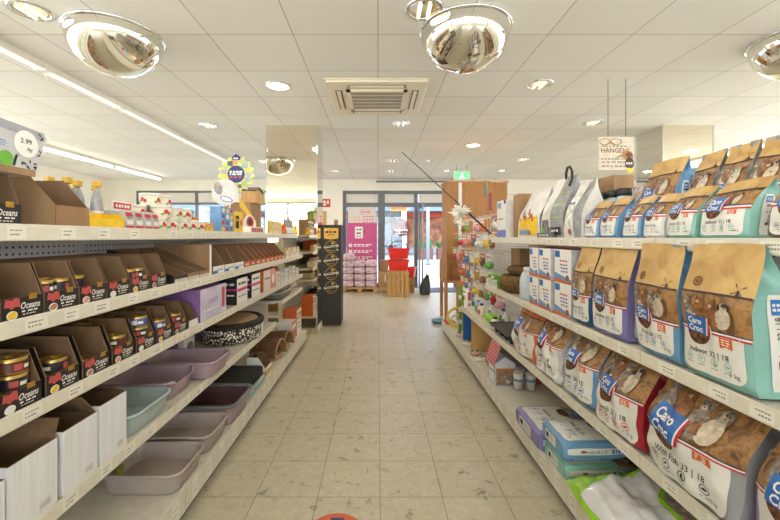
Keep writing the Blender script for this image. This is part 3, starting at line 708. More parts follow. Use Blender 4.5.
# starburst sign on a stick
t = thing('starburst_sign', 'yellow starburst sign with a navy disc and round photo, above the blue box', 'sign', (-1.10, 2.87, L5))
NAVY = mat('navy_print', (44, 54, 106), .5); LIME = mat('lime_print', (204, 206, 128), .5, var=.12, scale=14)
def star(m, cx, cz, r1, r2, n, y0, y1, mt):
    pts = [((r1 if i % 2 == 0 else r2) * math.sin(PI * i / n) + cx, (r1 if i % 2 == 0 else r2) * math.cos(PI * i / n) + cz) for i in range(2 * n)]
    m.prism(pts, lambda p, q, a: (p, a, q), y0, y1, mt)
m = MB(); star(m, 0.05, .435, .142, .115, 15, -.004, .0, LIME); mp = front(-.004)
r = random.Random(11)
for i in range(15):
    a = 2 * PI * i / 15; c = [mat('patch_grey', (164, 168, 160), .5), mat('patch_yellow', (222, 196, 96), .5), mat('patch_teal', (152, 176, 168), .5), LIME, mat('patch_orange', (206, 148, 92), .5), mat('patch_dark', (90, 90, 96), .5), mat('patch_green', (170, 186, 110), .5)][i % 7]
    cx_, cz_ = .05 + .092 * math.cos(a), .435 + .092 * math.sin(a); s_ = r.uniform(.014, .026)
    m.flat(mp, [(cx_ - s_, cz_ - s_ * .8), (cx_ + s_, cz_ - s_), (cx_ + s_ * .9, cz_ + s_), (cx_ - s_, cz_ + s_ * .7)], c, .0008 + i * .00003)
m.ell(mp, .05, .435, .064, .064, NAVY, .0018, 32, 2)
for zz, hh, cc, k in ((.452, .016, WHITEP, 4), (.434, .012, WHITEP, 5), (.412, .014, CORAL, 3)): m.bars(mp, .002, .098, zz, hh, cc, .003, k)
m.flat(mp, [(.02, .54), (.08, .54), (.08, .565), (.05, .585), (.02, .565)], NAVY, .0022); m.bars(mp, .03, .07, .552, .01, WHITEP, .003, 2); m.build('starburst_card', t)
m = MB(); m.lathe([(.098, 0), (.098, .003)], 36, (-.03, -.009, .30), mat('photo_pale', (206, 202, 196), .5, var=.08, scale=12), rot=Matrix.Rotation(PI2, 3, 'X')); mp = lambda a, b_, e: (a - .03, -.0123 - e, b_ + .30)
m.ell(mp, -.05, .03, .03, .05, mat('photo_grey', (140, 136, 134), .5, var=.2, scale=30), .001, rot=.3); m.ell(mp, .01, -.05, .05, .02, BLUEP, .001, rot=-.3); m.ell(mp, .01, -.05, .042, .014, WHITEP, .0018, rot=-.3); m.ell(mp, -.045, .06, .014, .012, mat('cat_pink', (196, 150, 130), .5), .002)
m.build('round_photo', t)
m = MB(); m.tube([(0, .004, .004), (0, .004, .40)], .004, WHITE, 6); m.lathe([(.04, 0), (.04, .004)], 20, (0, 0, 0), WHITE); m.build('stick', t)
# brown carton with wooden blocks on it
carton('carton', 'plain brown carton on the top shelf carrying a bundle of wooden slats', 'carton', .30, .22, .262, CARD, CARD, (-1.08, 3.42, L5), PI2)
WOOD = noisemat('pine_wood', [(.3, (186, 138, 82)), (.7, (216, 172, 114))], 6, 4, .6, .4, stretch=(6, 6, .8))
t = thing('wooden_hutch', 'small slatted wooden pet hutch standing on the brown carton', 'pet hutch', (-1.05, 3.42, L5 + .2645), PI2)
m = MB()
for i in range(7): m.box(-.105 + i * .03, -.077 + i * .03, 0, .012, 0, .125 - abs(i - 2.5) * .008, WOOD)
m.box(-.105, .103, .012, .12, 0, .10, WOOD); m.build('slat_wall', t)
m = MB(); m.prism([(-.115, .10), (-.02, .135), (.115, .095), (.115, .102), (-.02, .143), (-.115, .107)], lambda p, q, a: (p, a, q), -.01, .125, mat('roof_felt', (92, 84, 78), .8)); m.build('roof', t)
carton('treat_box', 'narrow lime green box standing beside the small wooden hutch', 'box', .03, .06, .14, mat('lime_box', (166, 190, 60), .5), GREEN, (-1.05, 3.552, L5 + .2645), PI2, art_stripes(WHITEP))
# red and white tray display with a yellow flag card
t = thing('display_tray', 'red and white snack display with slanted yellow header on the top shelf', 'display box', (-.965, 3.10, L5), PI2)
m = MB(); m.box(-.16, .16, 0, .16, 0, .05, WHITEP); mp = front(0)
for i in range(5): m.rect(mp, -.15 + i * .06, -.10 + i * .06, .008, .042, CORAL, .001)
m.build('tray_body', t)
m = MB(); pts = [(.15 * math.cos(a), .05 + .10 * math.sin(a)) for a in [PI * i / 14 for i in range(15)]]; m.prism(pts, lambda p, q, a: (p, a, q), .06, .064, WHITEP); mp = front(.06)
m.ell(mp, 0, .09, .09, .045, REDP, .001); m.ell(mp, 0, .09, .05, .028, DARKINK, .002); m.build('header_card', t)
m = MB(); m.prism([(-.20, .26), (-.15, .25), (.19, .10), (.19, .0), (.16, .0), (.15, .09), (-.19, .20)], lambda p, q, a: (p, a, q), .07, .075, YELLOW); m.build('flag', t)
for i in range(5):
    carton('snack_pack', 'narrow cream and yellow snack pack on the far top shelf, %s of five' % ORD[i], 'pack', .07, .03, .118, mat('pack_cream', (232, 214, 160), .5), YELLOW, (-.97, 3.52 + .085 * i, L5), PI2, art_stripes(YELLOW, 2), 'cream snack packs on the far top shelf')
pp = make_pouch(.09, .05, .185, mat('pouch_grey', (128, 124, 118), .45, var=.15, scale=30), WHITE, WHITEP); first = True
for i in range(4):
    o = pp if first else copy_tree(pp); first = False
    o['label'] = 'large silver pouch on the far top shelf before the mirrored column, %s along' % ORD[i]; o['group'] = 'large silver pouches by the mirrored column'
    o.location = (-.985, 4.09 + .098 * i, L5); o.rotation_euler = (0, 0, PI2)
for i in range(2):
    t = thing('toy_duck', ('orange toy duck on the far top shelf before the silver pouches', 'yellow toy duck at the very end of the top shelf')[i], 'toy', (-.97, (3.97, 4.53)[i], L5), .4, 'toy ducks on the far top shelf'); cc = (ORANGEP, YELLOW)[i]
    m = MB(); m.lathe([(0.0001, 0), (.03, .004), (.038, .02), (.03, .045), (.018, .06)], 16, (0, 0, 0), cc); m.build('body', t)
    m = MB(); m.lathe([(0.0001, .056), (.02, .062), (.026, .08), (.018, .1), (0.0001, .106)], 16, (0, 0, 0), cc); m.build('head', t)
    m = MB(); m.lathe([(.009, 0), (.0001, .022)], 10, (0, -.022, .078), REDP, rot=Matrix.Rotation(PI2, 3, 'X')); m.build('beak', t)

# ================================================================ upper shelf, beyond the tins
def slope_carton(w, d, h, hf, out, art, endpanel=False):
    return display_carton(w, d, h, hf, d * .92, out, art)
WAVE = mat('pale_lip', (206, 196, 182), .6)
for i in range(3):
    def aw(m, mp, w, h): m.rect(mp, -w / 2, w / 2, .0, h * .55, WAVE, .001)
    t = slope_carton(.115, .30, .15, .034, CARD if i else BLACKP, aw); t.location = (-.897, 1.765 + .12 * i, L4); t.rotation_euler = (0, 0, PI2)
    t['label'] = 'empty slant sided brown carton on the upper tin shelf, %s of three' % ORD[i]; t['group'] = 'empty slant sided cartons'
carton('carton', 'closed brown carton end panel standing beyond the slant sided cartons', 'carton', .02, .30, .165, WHITEP, CARD, (-.897, 2.077, L4), PI2)
for i in range(3):
    def ab(m, mp, w, h): m.rect(mp, -w / 2, w / 2, 0, h, WHITEP, .0006); m.rect(mp, -w * .48, -w * .1, h * .1, h * .45, BLUEP, .0012); m.bars(mp, -.02, w * .4, h * .5, h * .2, LB, .0012, 3)
    t = display_carton(.155, .30, .145, .045, .06, CARD, ab); t.location = (-.897, 2.18 + .162 * i, L4); t.rotation_euler = (0, 0, PI2)
    t['label'] = 'brown open carton with white and blue front lip, %s of three' % ORD[i]; t['group'] = 'open cartons with white fronts'
ORC = mat('orange_carton', (206, 104, 58), .6)
oc = display_carton(.105, .30, .15, .04, .10, ORC, lambda m, mp, w, h: (m.bars(mp, -w * .4, w * .3, h * .5, h * .25, WHITEP, .001, 3))); first = True
for i in range(9):
    o = oc if first else copy_tree(oc); first = False
    o['label'] = 'orange edged empty carton on the upper tin shelf, %s of nine' % ORD[i]; o['group'] = 'orange edged cartons'; o.location = (-.897, 2.66 + .125 * i, L4); o.rotation_euler = (0, 0, PI2)
for i in range(6):
    carton('snack_pack', 'small pale snack box at the far end of the upper tin shelf, %s along' % ORD[i], 'box', .085, .06, .075 + .02 * (i % 2), [WHITEP, TUBM][i % 2], mat('pack_tan', (206, 170, 110), .5), (-.90, 3.83 + .11 * i, L4), PI2, art_stripes([YELLOW, ORANGEP, GREEN][i % 3], 2), 'small boxes at the end of the upper tin shelf')
# middle shelf, beyond the tins
t = display_carton(.10, .30, .11, .04, .05, BLACKP, lambda m, mp, w, h: m.rect(mp, -w * .45, w * .45, h * .1, h * .9, WHITEP, .001)); t.location = (-.897, 1.88, L3); t.rotation_euler = (0, 0, PI2)
t['label'] = 'black carton with a plain white front lip after the tin cartons'; t['group'] = 'open cartons on the middle tin shelf'
LIL = mat('lilac_box', (204, 194, 214), .45, var=.1, scale=8); PUR = mat('purple_box', (146, 106, 162), .45)
carton('litter_box', 'lilac and purple printed box on the middle tin shelf', 'box', .33, .28, .165, LIL, PUR, (-.90, 2.13, L3), PI2, lambda m, mp, w, h: (m.text(mp, 'pearls', -w * .05, h * .6, h * .22, PUR, .001, shear=.2), m.rect(mp, w * .3, w * .42, h * .2, h * .9, CORAL, .001), m.bars(mp, -w * .4, w * .2, h * .3, h * .06, WHITEP, .001, 5)))
def art_bp(m, mp, w, h): m.rect(mp, -w * .5, w * .5, h * .05, h, WHITEP, .0006); m.rect(mp, -w * .5, w * .5, h * .5, h * .62, mat('hot_pink', (206, 60, 130), .5), .0012); m.bars(mp, -w * .4, w * .4, h * .8, h * .09, DARKINK, .0012, 3); m.bars(mp, -w * .4, w * .4, h * .3, h * .05, INK, .0012, 4)
for i in range(2):
    y = (2.57, 2.86)[i]; t = carton('litter_box', ('black and pink box just beyond the lilac box', 'black and pink box before the orange box')[i], 'box', .19, .20, .165, WHITEP, BLACKP, (-.90, y, L3), PI2, art_bp, 'black and pink boxes')
    m = MB(); mp = front(-0); q = lambda a, b_, e: (-.095 - e, a, b_)
    m.rect(q, .0, .2, .09, .102, mat('hot_pink', (206, 60, 130), .5), .001); m.bars(q, .02, .18, .13, .014, WHITEP, .001, 4); m.bars(q, .02, .15, .06, .01, WHITEP, .001, 5); m.build('side_print', t)
carton('litter_box', 'orange sided white box on the middle tin shelf', 'box', .34, .26, .165, mat('soft_white', (230, 214, 206), .5), mat('burnt_orange', (192, 104, 48), .5), (-.90, 3.22, L3), PI2, lambda m, mp, w, h: (m.rect(mp, w * .05, w * .5, 0, h, mat('peach', (226, 140, 112), .5), .0008), m.bars(mp, -w * .4, w * .0, h * .6, h * .1, INK, .001, 3), m.ell(mp, w * .28, h * .5, w * .12, h * .25, WHITEP, .0015)))
for i in range(6):
    carton('white_pack', 'small white box on the far middle tin shelf, %s along' % ORD[i], 'box', .12, .10, .12 - .03 * (i % 2), WHITEP, mat('pack_side', (216, 206, 186), .5), (-.905, 3.50 + .17 * i, L3), PI2, art_stripes([ORANGEP, GREEN, LB][i % 3], 2), 'white boxes at the end of the middle tin shelf')

# ================================================================ white open cartons and litter trays
CORR = mat('white_carton', (226, 226, 226), .6, var=.03, scale=4, stretch=(30, 30, 1))
def open_carton(w, d, h, flaps):
    t = thing('white_carton', 'x', 'carton'); th = .004; m = MB()
    m.box(-w / 2, w / 2, 0, th, 0, h, CARDIN, {'-y': CORR, '-x': CORR, '+x': CORR}); m.box(-w / 2, w / 2, d - th, d, 0, h, CARDIN, {'+y': CORR, '-x': CORR, '+x': CORR})
    for s_ in (-1, 1): m.box(min(s_ * w / 2, s_ * (w / 2 - th)), max(s_ * w / 2, s_ * (w / 2 - th)), th, d - th, 0, h, CARDIN, {'-x' if s_ < 0 else '+x': CORR})
    m.box(-w / 2 + th, w / 2 - th, th, d - th, 0, th, CARDIN); m.build('box_body', t)
    for (sd, ang, ln) in flaps:
        m = MB(); m.box(-.5, .5, 0, th * .7, 0, 1, CARDIN, {'-y': CORR}); o = m.build('flap', t)
        if sd == 'far': o.location = (w / 2, d / 2, h); o.rotation_euler = (ang, 0, PI2); o.scale = (d * .96, 1, ln)
        if sd == 'near': o.location = (-w / 2, d / 2, h); o.rotation_euler = (ang, 0, -PI2); o.scale = (d * .96, 1, ln)
        if sd == 'back': o.location = (0, d, h); o.rotation_euler = (ang, 0, PI); o.scale = (w * .96, 1, ln)
    m = MB(); mp = front(0); m.rect(mp, w * .1, w * .35, h * .08, h * .2, mat('faded_stamp', (214, 208, 196), .7), .0008); m.bars(mp, w * .12, w * .33, h * .14, h * .03, mat('faded_ink', (190, 186, 178), .7), .0014, 4); m.build('stamp', t)
    return t
for i, (yc, w, h, fl) in enumerate(((1.01, .145, .182, [('far', .25, .05), ('back', .5, .08)]), (1.17, .135, .185, [('far', -.7, .09), ('back', .3, .08)]), (1.315, .13, .195, [('far', -1.0, .06)]), (.86, .14, .16, []))):
    o = open_carton(w, .30, h, fl); o.location = (-.897, yc, L2); o.rotation_euler = (0, 0, PI2)
    o['label'] = 'white open carton on the lower tin shelf, ' + ('second along', 'third along with a slanting flap', 'beside the pale blue litter tray', 'at the picture edge')[i]; o['group'] = 'white open cartons on the lower tin shelf'
def rrect(w, d, r, n=6):
    pts = []
    for cx_, cy_, a0 in ((w / 2 - r, d / 2 - r, 0), (-w / 2 + r, d / 2 - r, PI2), (-w / 2 + r, -d / 2 + r, PI), (w / 2 - r, -d / 2 + r, 3 * PI2)):
        for k in range(n + 1): a = a0 + PI2 * k / n; pts.append((cx_ + r * math.cos(a), cy_ + r * math.sin(a)))
    return pts
def loft(m, rings, mt, smooth=True, cap0=True, cap1=True):
    b = len(m.v); n = len(rings[0]); k = m.m(mt)
    for rg in rings: m.v.extend(tuple(p) for p in rg)
    for j in range(len(rings) - 1):
        for i in range(n):
            i2 = (i + 1) % n; m.f.append((b + j * n + i, b + j * n + i2, b + (j + 1) * n + i2, b + (j + 1) * n + i)); m.mi.append(k); m.sm.append(smooth)
    if cap0: m.f.append(tuple(b + i for i in reversed(range(n)))); m.mi.append(k); m.sm.append(False)
    if cap1: m.f.append(tuple(b + (len(rings) - 1) * n + i for i in range(n))); m.mi.append(k); m.sm.append(False)
STICK = mat('leaf_sticker', (150, 136, 48), .4, var=.3, scale=80)
def litter_tray(label, w, d, h, mt, loc, rz, notch=False, rw=0, inner=None, rimm=None, sticker=True, handle=True):
    """w along local x, d along local y; walls flare outwards; rolled rim"""
    t = thing('litter_tray', label, 'litter tray', loc, rz, 'litter trays on the tin shelves'); rimm = rimm or mt
    R = lambda k, z, o=0: [(x, y, z - (h * .5 * smoothstep(.10, .05, abs(y)) if notch and x > w * .38 * k else 0) * (z / h)) for x, y in rrect(w * k + 2 * o, d * k + 2 * o, .055 * k + o)]
    m = MB(); loft(m, [R(.86, .0), R(.88, .004), R(.96, h - .012)], mt, cap1=False)
    loft(m, [R(.96, h - .012, -.004), R(.88, .010, -.004)], inner or mt, cap0=False)
    m.build('basin', t)
    m = MB(); loft(m, [R(.96, h - .012, -.004), R(.96, h - .002, -.004), R(.97, h, .002), R(1, h - .001, rw), R(1.005, h - .006, rw), R(1.0, h - .014, rw), R(.96, h - .012, 0)], rimm, cap0=False, cap1=False); m.build('rim', t)
    if sticker:
        m = MB(); mp = lambda a, b_, e: (-w * .44 + .03 * (1 - b_ / h) * .6 + e + .004, a - d * .1, b_)
        m.ell(mp, 0, h * .55, .028, .022, STICK, .006); m.ell(mp, .006, h * .6, .012, .009, GREEN, .008); m.build('sticker', t)
    if handle:
        m = MB(); mp = lambda a, b_, e: (w * (.40 + .08 * b_ / h) + e + .002, a, b_); m.rect(mp, -.05, .05, h * .5, h * .72, mt, .003); m.bars(mp, -.035, .03, h * .61, .01, mat('embossing', (150, 138, 142), .5), .005, 4); m.build('embossed_grip', t)
    return t
LILT = mat('lilac_plastic', (172, 148, 156), .35, var=.02); TAUPE = mat('taupe_plastic', (176, 162, 154), .38, var=.02); ICE = mat('ice_blue_plastic', (174, 190, 188), .35, var=.02); DKT = mat('dark_plum_plastic', (92, 60, 66), .35); DKR = mat('dark_grey_rim', (112, 112, 108), .35)
# local x = into the aisle
litter_tray('pale ice blue litter tray on the lower tin shelf beside the white cartons', .36, .30, .086, ICE, (-1.07, 1.55, L2), 0, sticker=False)
litter_tray('lilac litter tray with a low cut entrance on the lower tin shelf', .36, .27, .092, LILT, (-1.10, 1.80 + .045, L2), 0, notch=True, sticker=False)
litter_tray('plain lilac litter tray behind the one with the cut entrance', .40, .27, .088, LILT, (-1.045, 2.125, L2 + .0045), 0)
litter_tray('taupe litter tray on the bottom deck nearest the viewer', .36, .28, .092, TAUPE, (-1.02, 1.77, L1 + .0005), 0)
litter_tray('taupe litter tray on the bottom deck, second from the viewer', .40, .28, .10, TAUPE, (-1.04, 2.07, L1 + .0005), 0)
litter_tray('dark plum litter tray with grey rim on the bottom deck', .44, .34, .125, LILT, (-1.05, 2.40, L1 + .0005), 0, inner=DKT, rimm=DKR, sticker=False, handle=False, rw=.014)
# folded mats
def mat_stack(name, label, w, d, z0, h, mt, x, y, n):
    m = MB()
    for i in range(n):
        hh = h / n; z = i * hh
        loft(m, [[(px, py, z + hh * a) for px, py in rrect(w - o, d - o, .04)] for a, o in ((0, .02), (.2, .004), (.8, .004), (.98, .02))], mt)
    o = m.build(name, loc=(x, y, z0)); tag(o, label, 'mat'); return o
BLK = mat('black_fleece', (44, 46, 42), .95, var=.25, scale=60, bmp=.5); AQUA = mat('aqua_fabric', (150, 176, 168), .8, var=.2, scale=50)
mat_stack('folded_mat', 'pale aqua folded mat under the black one on the bottom deck', .42, .42, L1 + .0005, .045, AQUA, -1.075, 2.80, 2)
mat_stack('folded_mat', 'black fleece mat folded on top of the aqua mat', .40, .40, L1 + .047, .06, BLK, -1.08, 2.80, 3)
# leopard basket
LEO = noisemat('leopard_print', [(0, (226, 218, 204)), (.30, (226, 218, 204)), (.34, (48, 42, 38)), (.62, (70, 60, 52)), (.66, (232, 226, 214))], 42, tex='voronoi', rough=.8, interp='CONSTANT')
FUR = mat('black_fur', (48, 42, 34), 1, var=.5, scale=70, bmp=1); TANF = mat('tan_cushion', (168, 136, 98), .9, var=.06)
t = thing('pet_basket', 'oval leopard print pet basket with fluffy black rim on the lower tin shelf', 'pet basket', (-1.078, 2.87, L2 + .004))
m = MB(); m.lathe([(.20, 0), (.208, .01), (.212, .07), (.210, .105)], 40, (0, 0, 0), LEO, sx=1.0, sy=1.28); m.build('wall', t)
m = MB(); m.tube([(.197 * math.cos(a), .197 * 1.28 * math.sin(a), .118) for a in [2 * PI * i / 40 for i in range(40)]], .024, FUR, 10, True); m.build('fur_rim', t)
m = MB(); m.lathe([(.17, .10), (.178, .12), (.165, .138), (.08, .146), (0.0001, .147)], 36, (0, 0, 0), TANF, sx=1.0, sy=1.28, caps=False); m.build('cushion', t)
m = MB(); m.rect(lambda a, b_, e: (.213 * math.cos(a), .213 * 1.28 * math.sin(a), b_), .0, .45, .02, .10, TAG, 0, 5); m.build('label', t)
# boxes behind the trays
carton('accessory_box', 'blue and red box standing at the back of the lower tin shelf', 'box', .20, .04, .16, BLUEP, BLUEP, (-1.258, 2.12, L2), PI2, lambda m, mp, w, h: (m.rect(mp, w * .1, w * .48, h * .3, h * .9, REDP, .001), m.bars(mp, w * .14, w * .44, h * .6, h * .2, DARKINK, .002, 2), m.ell(mp, -w * .2, h * .3, w * .15, h * .2, DARKINK, .001)))
carton('accessory_box', 'white and violet box with a pet photo before the leopard basket', 'box', .20, .08, .17, WHITEP, mat('violet_side', (128, 118, 176), .5), (-1.185, 2.40, L2), PI2, lambda m, mp, w, h: (m.rect(mp, -w * .5, -w * .2, 0, h, LIL, .001), m.ell(mp, w * .2, h * .3, w * .2, h * .2, mat('pet_grey', (120, 112, 106), .6, var=.3, scale=50), .001), m.bars(mp, -w * .1, w * .4, h * .8, h * .06, INK, .001, 3)))
carton('carton', 'small brown display carton with yellow foot on the bottom deck', 'carton', .17, .16, .03, mat('yellow_foot', (214, 172, 70), .5), CARD, (-.885, 3.14, L1), PI2)
t = display_carton(.165, .15, .115, .03, .06, WHITEP, None, lin_=CARDIN); t.location = (-.888, 3.14, L1 + .032); t.rotation_euler = (0, 0, PI2); t['label'] = 'empty white sided display tray standing on the yellow footed carton'; t['group'] = 'open cartons on the bottom deck'
# brown cat caves
BRS = mat('brown_shell', (112, 80, 52), .7, var=.1); BRI = mat('brown_shell_inside', (150, 112, 74), .8)
for i in range(2):
    t = thing('cat_cave', ('brown scooped cat cave on the bottom deck, nearer the viewer', 'brown scooped cat cave on the bottom deck, nearer the column')[i], 'pet bed', (-1.02, 3.52 + .30 * i, L1), -.2, 'brown cat caves')
    m = MB(); us = [PI * .06 + PI * .88 * k / 14 for k in range(15)]; vs = [k / 8 for k in range(9)]
    def sh(r0, o): return lambda u, v: ((.15 * v + (1 - v) * -.12) + .0, -(r0 * (.7 + .3 * v)) * math.cos(u), max(0.002 + o, r0 * 1.75 * (.72 + .28 * v) * math.sin(u) * (1 - .15 * v)))
    m.grid(sh(.125, 0), us, vs, BRS); m.grid(sh(.117, 0), us, vs, BRI); m.build('shell', t)
    m = MB(); m.tube([sh(.121, .004)(u, 1) for u in us], .008, TANF, 8); m.build('piping', t)
    m = MB(); loft(m, [[(px + .02, py, z) for px, py in rrect(.24 * k, .2 * k, .05)] for z, k in ((.001, .9), (.02, 1), (.04, .9))], TANF); m.build('cushion', t)
carton('toy_box', 'orange and white box at the far end of the bottom deck', 'box', .22, .16, .2, mat('coral_box', (214, 112, 76), .5), WHITEP, (-.90, 4.14, L1), PI2, art_stripes(WHITEP))
carton('toy_box', 'white and orange striped box by the mirrored column on the bottom deck', 'box', .24, .16, .28, WHITEP, ORANGEP, (-.90, 4.42, L1), PI2, art_stripes(ORANGEP))
for i in range(4):
    m = MB(); loft(m, [[(px, py, z) for px, py in rrect(.40 * k, .42 * k, .04)] for z, k in ((0, .92), (.02, .98), (.024, 1), (.03, 1), (.034, .97))], [mat('stack_grey', (120, 116, 112), .5), mat('stack_stone', (172, 162, 148), .5)][i % 2])
    tag(m.build('litter_tray_cover', loc=(-1.10, 3.83, .656 + i * .0345)), 'flat litter tray lid in the pile beyond the leopard basket, %s from the bottom' % ORD[i], 'lid', 'pile of litter tray lids')
for i in range(1):
    t = thing('knitted_cushion', ('cream furry cushion beyond the pile of tray lids', 'dark patterned cushion beyond the tray lids', 'pale cushion on the cream furry one')[i], 'cushion', (-1.09, (4.3, 4.42, 4.28)[i], (.655, .655, .755)[i]), 0, 'cushions at the far end of the tin shelves'); ww = (.34, .22, .30)[i]
    if i == 1: t.location = (-1.0, 4.5, L1 + 10); bpy.data.objects.remove(t); continue
    m = MB(); loft(m, [[(px, py, z) for px, py in rrect(ww * k, .36 * k, .07)] for z, k in ((0, .8), (.02, .95), (.05, 1), (.08, .92), (.097, .7))], mat('furry_cream', (206, 196, 180), .95, var=.15, scale=40, bmp=.6)); m.build('pillow', t)
    m = MB(); m.tube([(px, py, .05) for px, py in rrect(ww * 1.0, .36, .07)], .004, TANF, 6, True); m.build('piping', t)
# ================================================================ pet food bags
GOLDB = noisemat('bag_straw_gold', [(.25, (156, 114, 54)), (.45, (192, 152, 88)), (.62, (208, 172, 110)), (.8, (228, 200, 144))], 9, 4, .42, 1.0)
FIELD = noisemat('bag_field_photo', [(.25, (70, 48, 28)), (.42, (132, 92, 52)), (.56, (170, 126, 74)), (.66, (130, 92, 54)), (.8, (206, 172, 118))], 22, 6, .42, 1.5)
PANEL = mat('bag_white_panel', (228, 224, 214), .4, var=.02, scale=6)
LOGOB = noisemat('logo_blue', [(.3, (30, 92, 168)), (.7, (58, 130, 198))], 6, 1, .35)
FURG = mat('fur_grey', (124, 112, 100), .5, var=.35, scale=70); FURW = mat('fur_white', (194, 178, 154), .5, var=.12, scale=60); FURB = mat('fur_brown', (128, 84, 48), .5, var=.35, scale=70); FURD = mat('fur_dark', (56, 44, 38), .5, var=.4, scale=70)
MUZ = mat('fur_muzzle', (196, 176, 150), .5, var=.1, scale=60); STAMPB = mat('stamp_brown', (130, 84, 44), .5); NAVYL = mat('thin_blue', (40, 60, 120), .5)
def animal(m, mp, x, z, s, c, c2, e, ear=True):
    q = 1 if ear else -1
    m.ell(mp, x + q * s * .18, z - s * .75, s * .62, s * .85, c, e, 16, 2, .35 * q); m.ell(mp, x - q * s * .12, z - s * .7, s * .28, s * .75, c, e + .0003, 12, 2, -.12)
    m.ell(mp, x + q * s * .4, z - s * .9, s * .3, s * .4, c2 if ear else c, e + .0006, 10, 2, .5); m.ell(mp, x, z + s * .22, s * .36, s * .32, c, e + .0008, 14, 2)
    m.ell(mp, x - q * s * .05, z + s * .08, s * .18, s * .13, MUZ, e + .0012, 10, 1); m.ell(mp, x - q * s * .06, z + s * .12, s * .06, s * .04, DARKINK, e + .0015, 6, 1)
    if not ear: m.ell(mp, x + s * .08, z + s * .36, s * .28, s * .18, c2, e + .0011, 10, 1)
    for k in (-1, 1):
        if ear: m.flat(mp, [(x + k * s * .08, z + s * .46), (x + k * s * .36, z + s * .30), (x + k * s * .34, z + s * .78)], c, e + .0005)
        else: m.ell(mp, x + k * s * .36, z + s * .16, s * .11, s * .26, c2, e + .0013, 8, 1)
        m.ell(mp, x + k * s * .14 - q * s * .03, z + s * .28, s * .05, s * .045, DARKINK, e + .0016, 6, 1)
    return
    m.ell(mp, x, z - s * .55, s * .5, s * .8, c, e, 14, 2, .15); m.ell(mp, x + s * .08, z - s * .5, s * .22, s * .5, c2, e + .0005, 12, 2)
    m.ell(mp, x - s * .02, z + s * .35, s * .36, s * .36, c, e + .0007, 14, 2); m.ell(mp, x, z + s * .25, s * .17, s * .15, c2, e + .0012, 10, 1)
    for q in (-1, 1):
        if ear: m.flat(mp, [(x + q * s * .1, z + s * .6), (x + q * s * .36, z + s * .45), (x + q * s * .32, z + s * .92)], c, e + .0004)
        else: m.ell(mp, x + q * s * .36, z + s * .36, s * .12, s * .26, c2, e + .001, 8, 1)
        m.ell(mp, x + q * s * .13, z + s * .44, s * .05, s * .05, DARKINK, e + .0013, 6, 1)
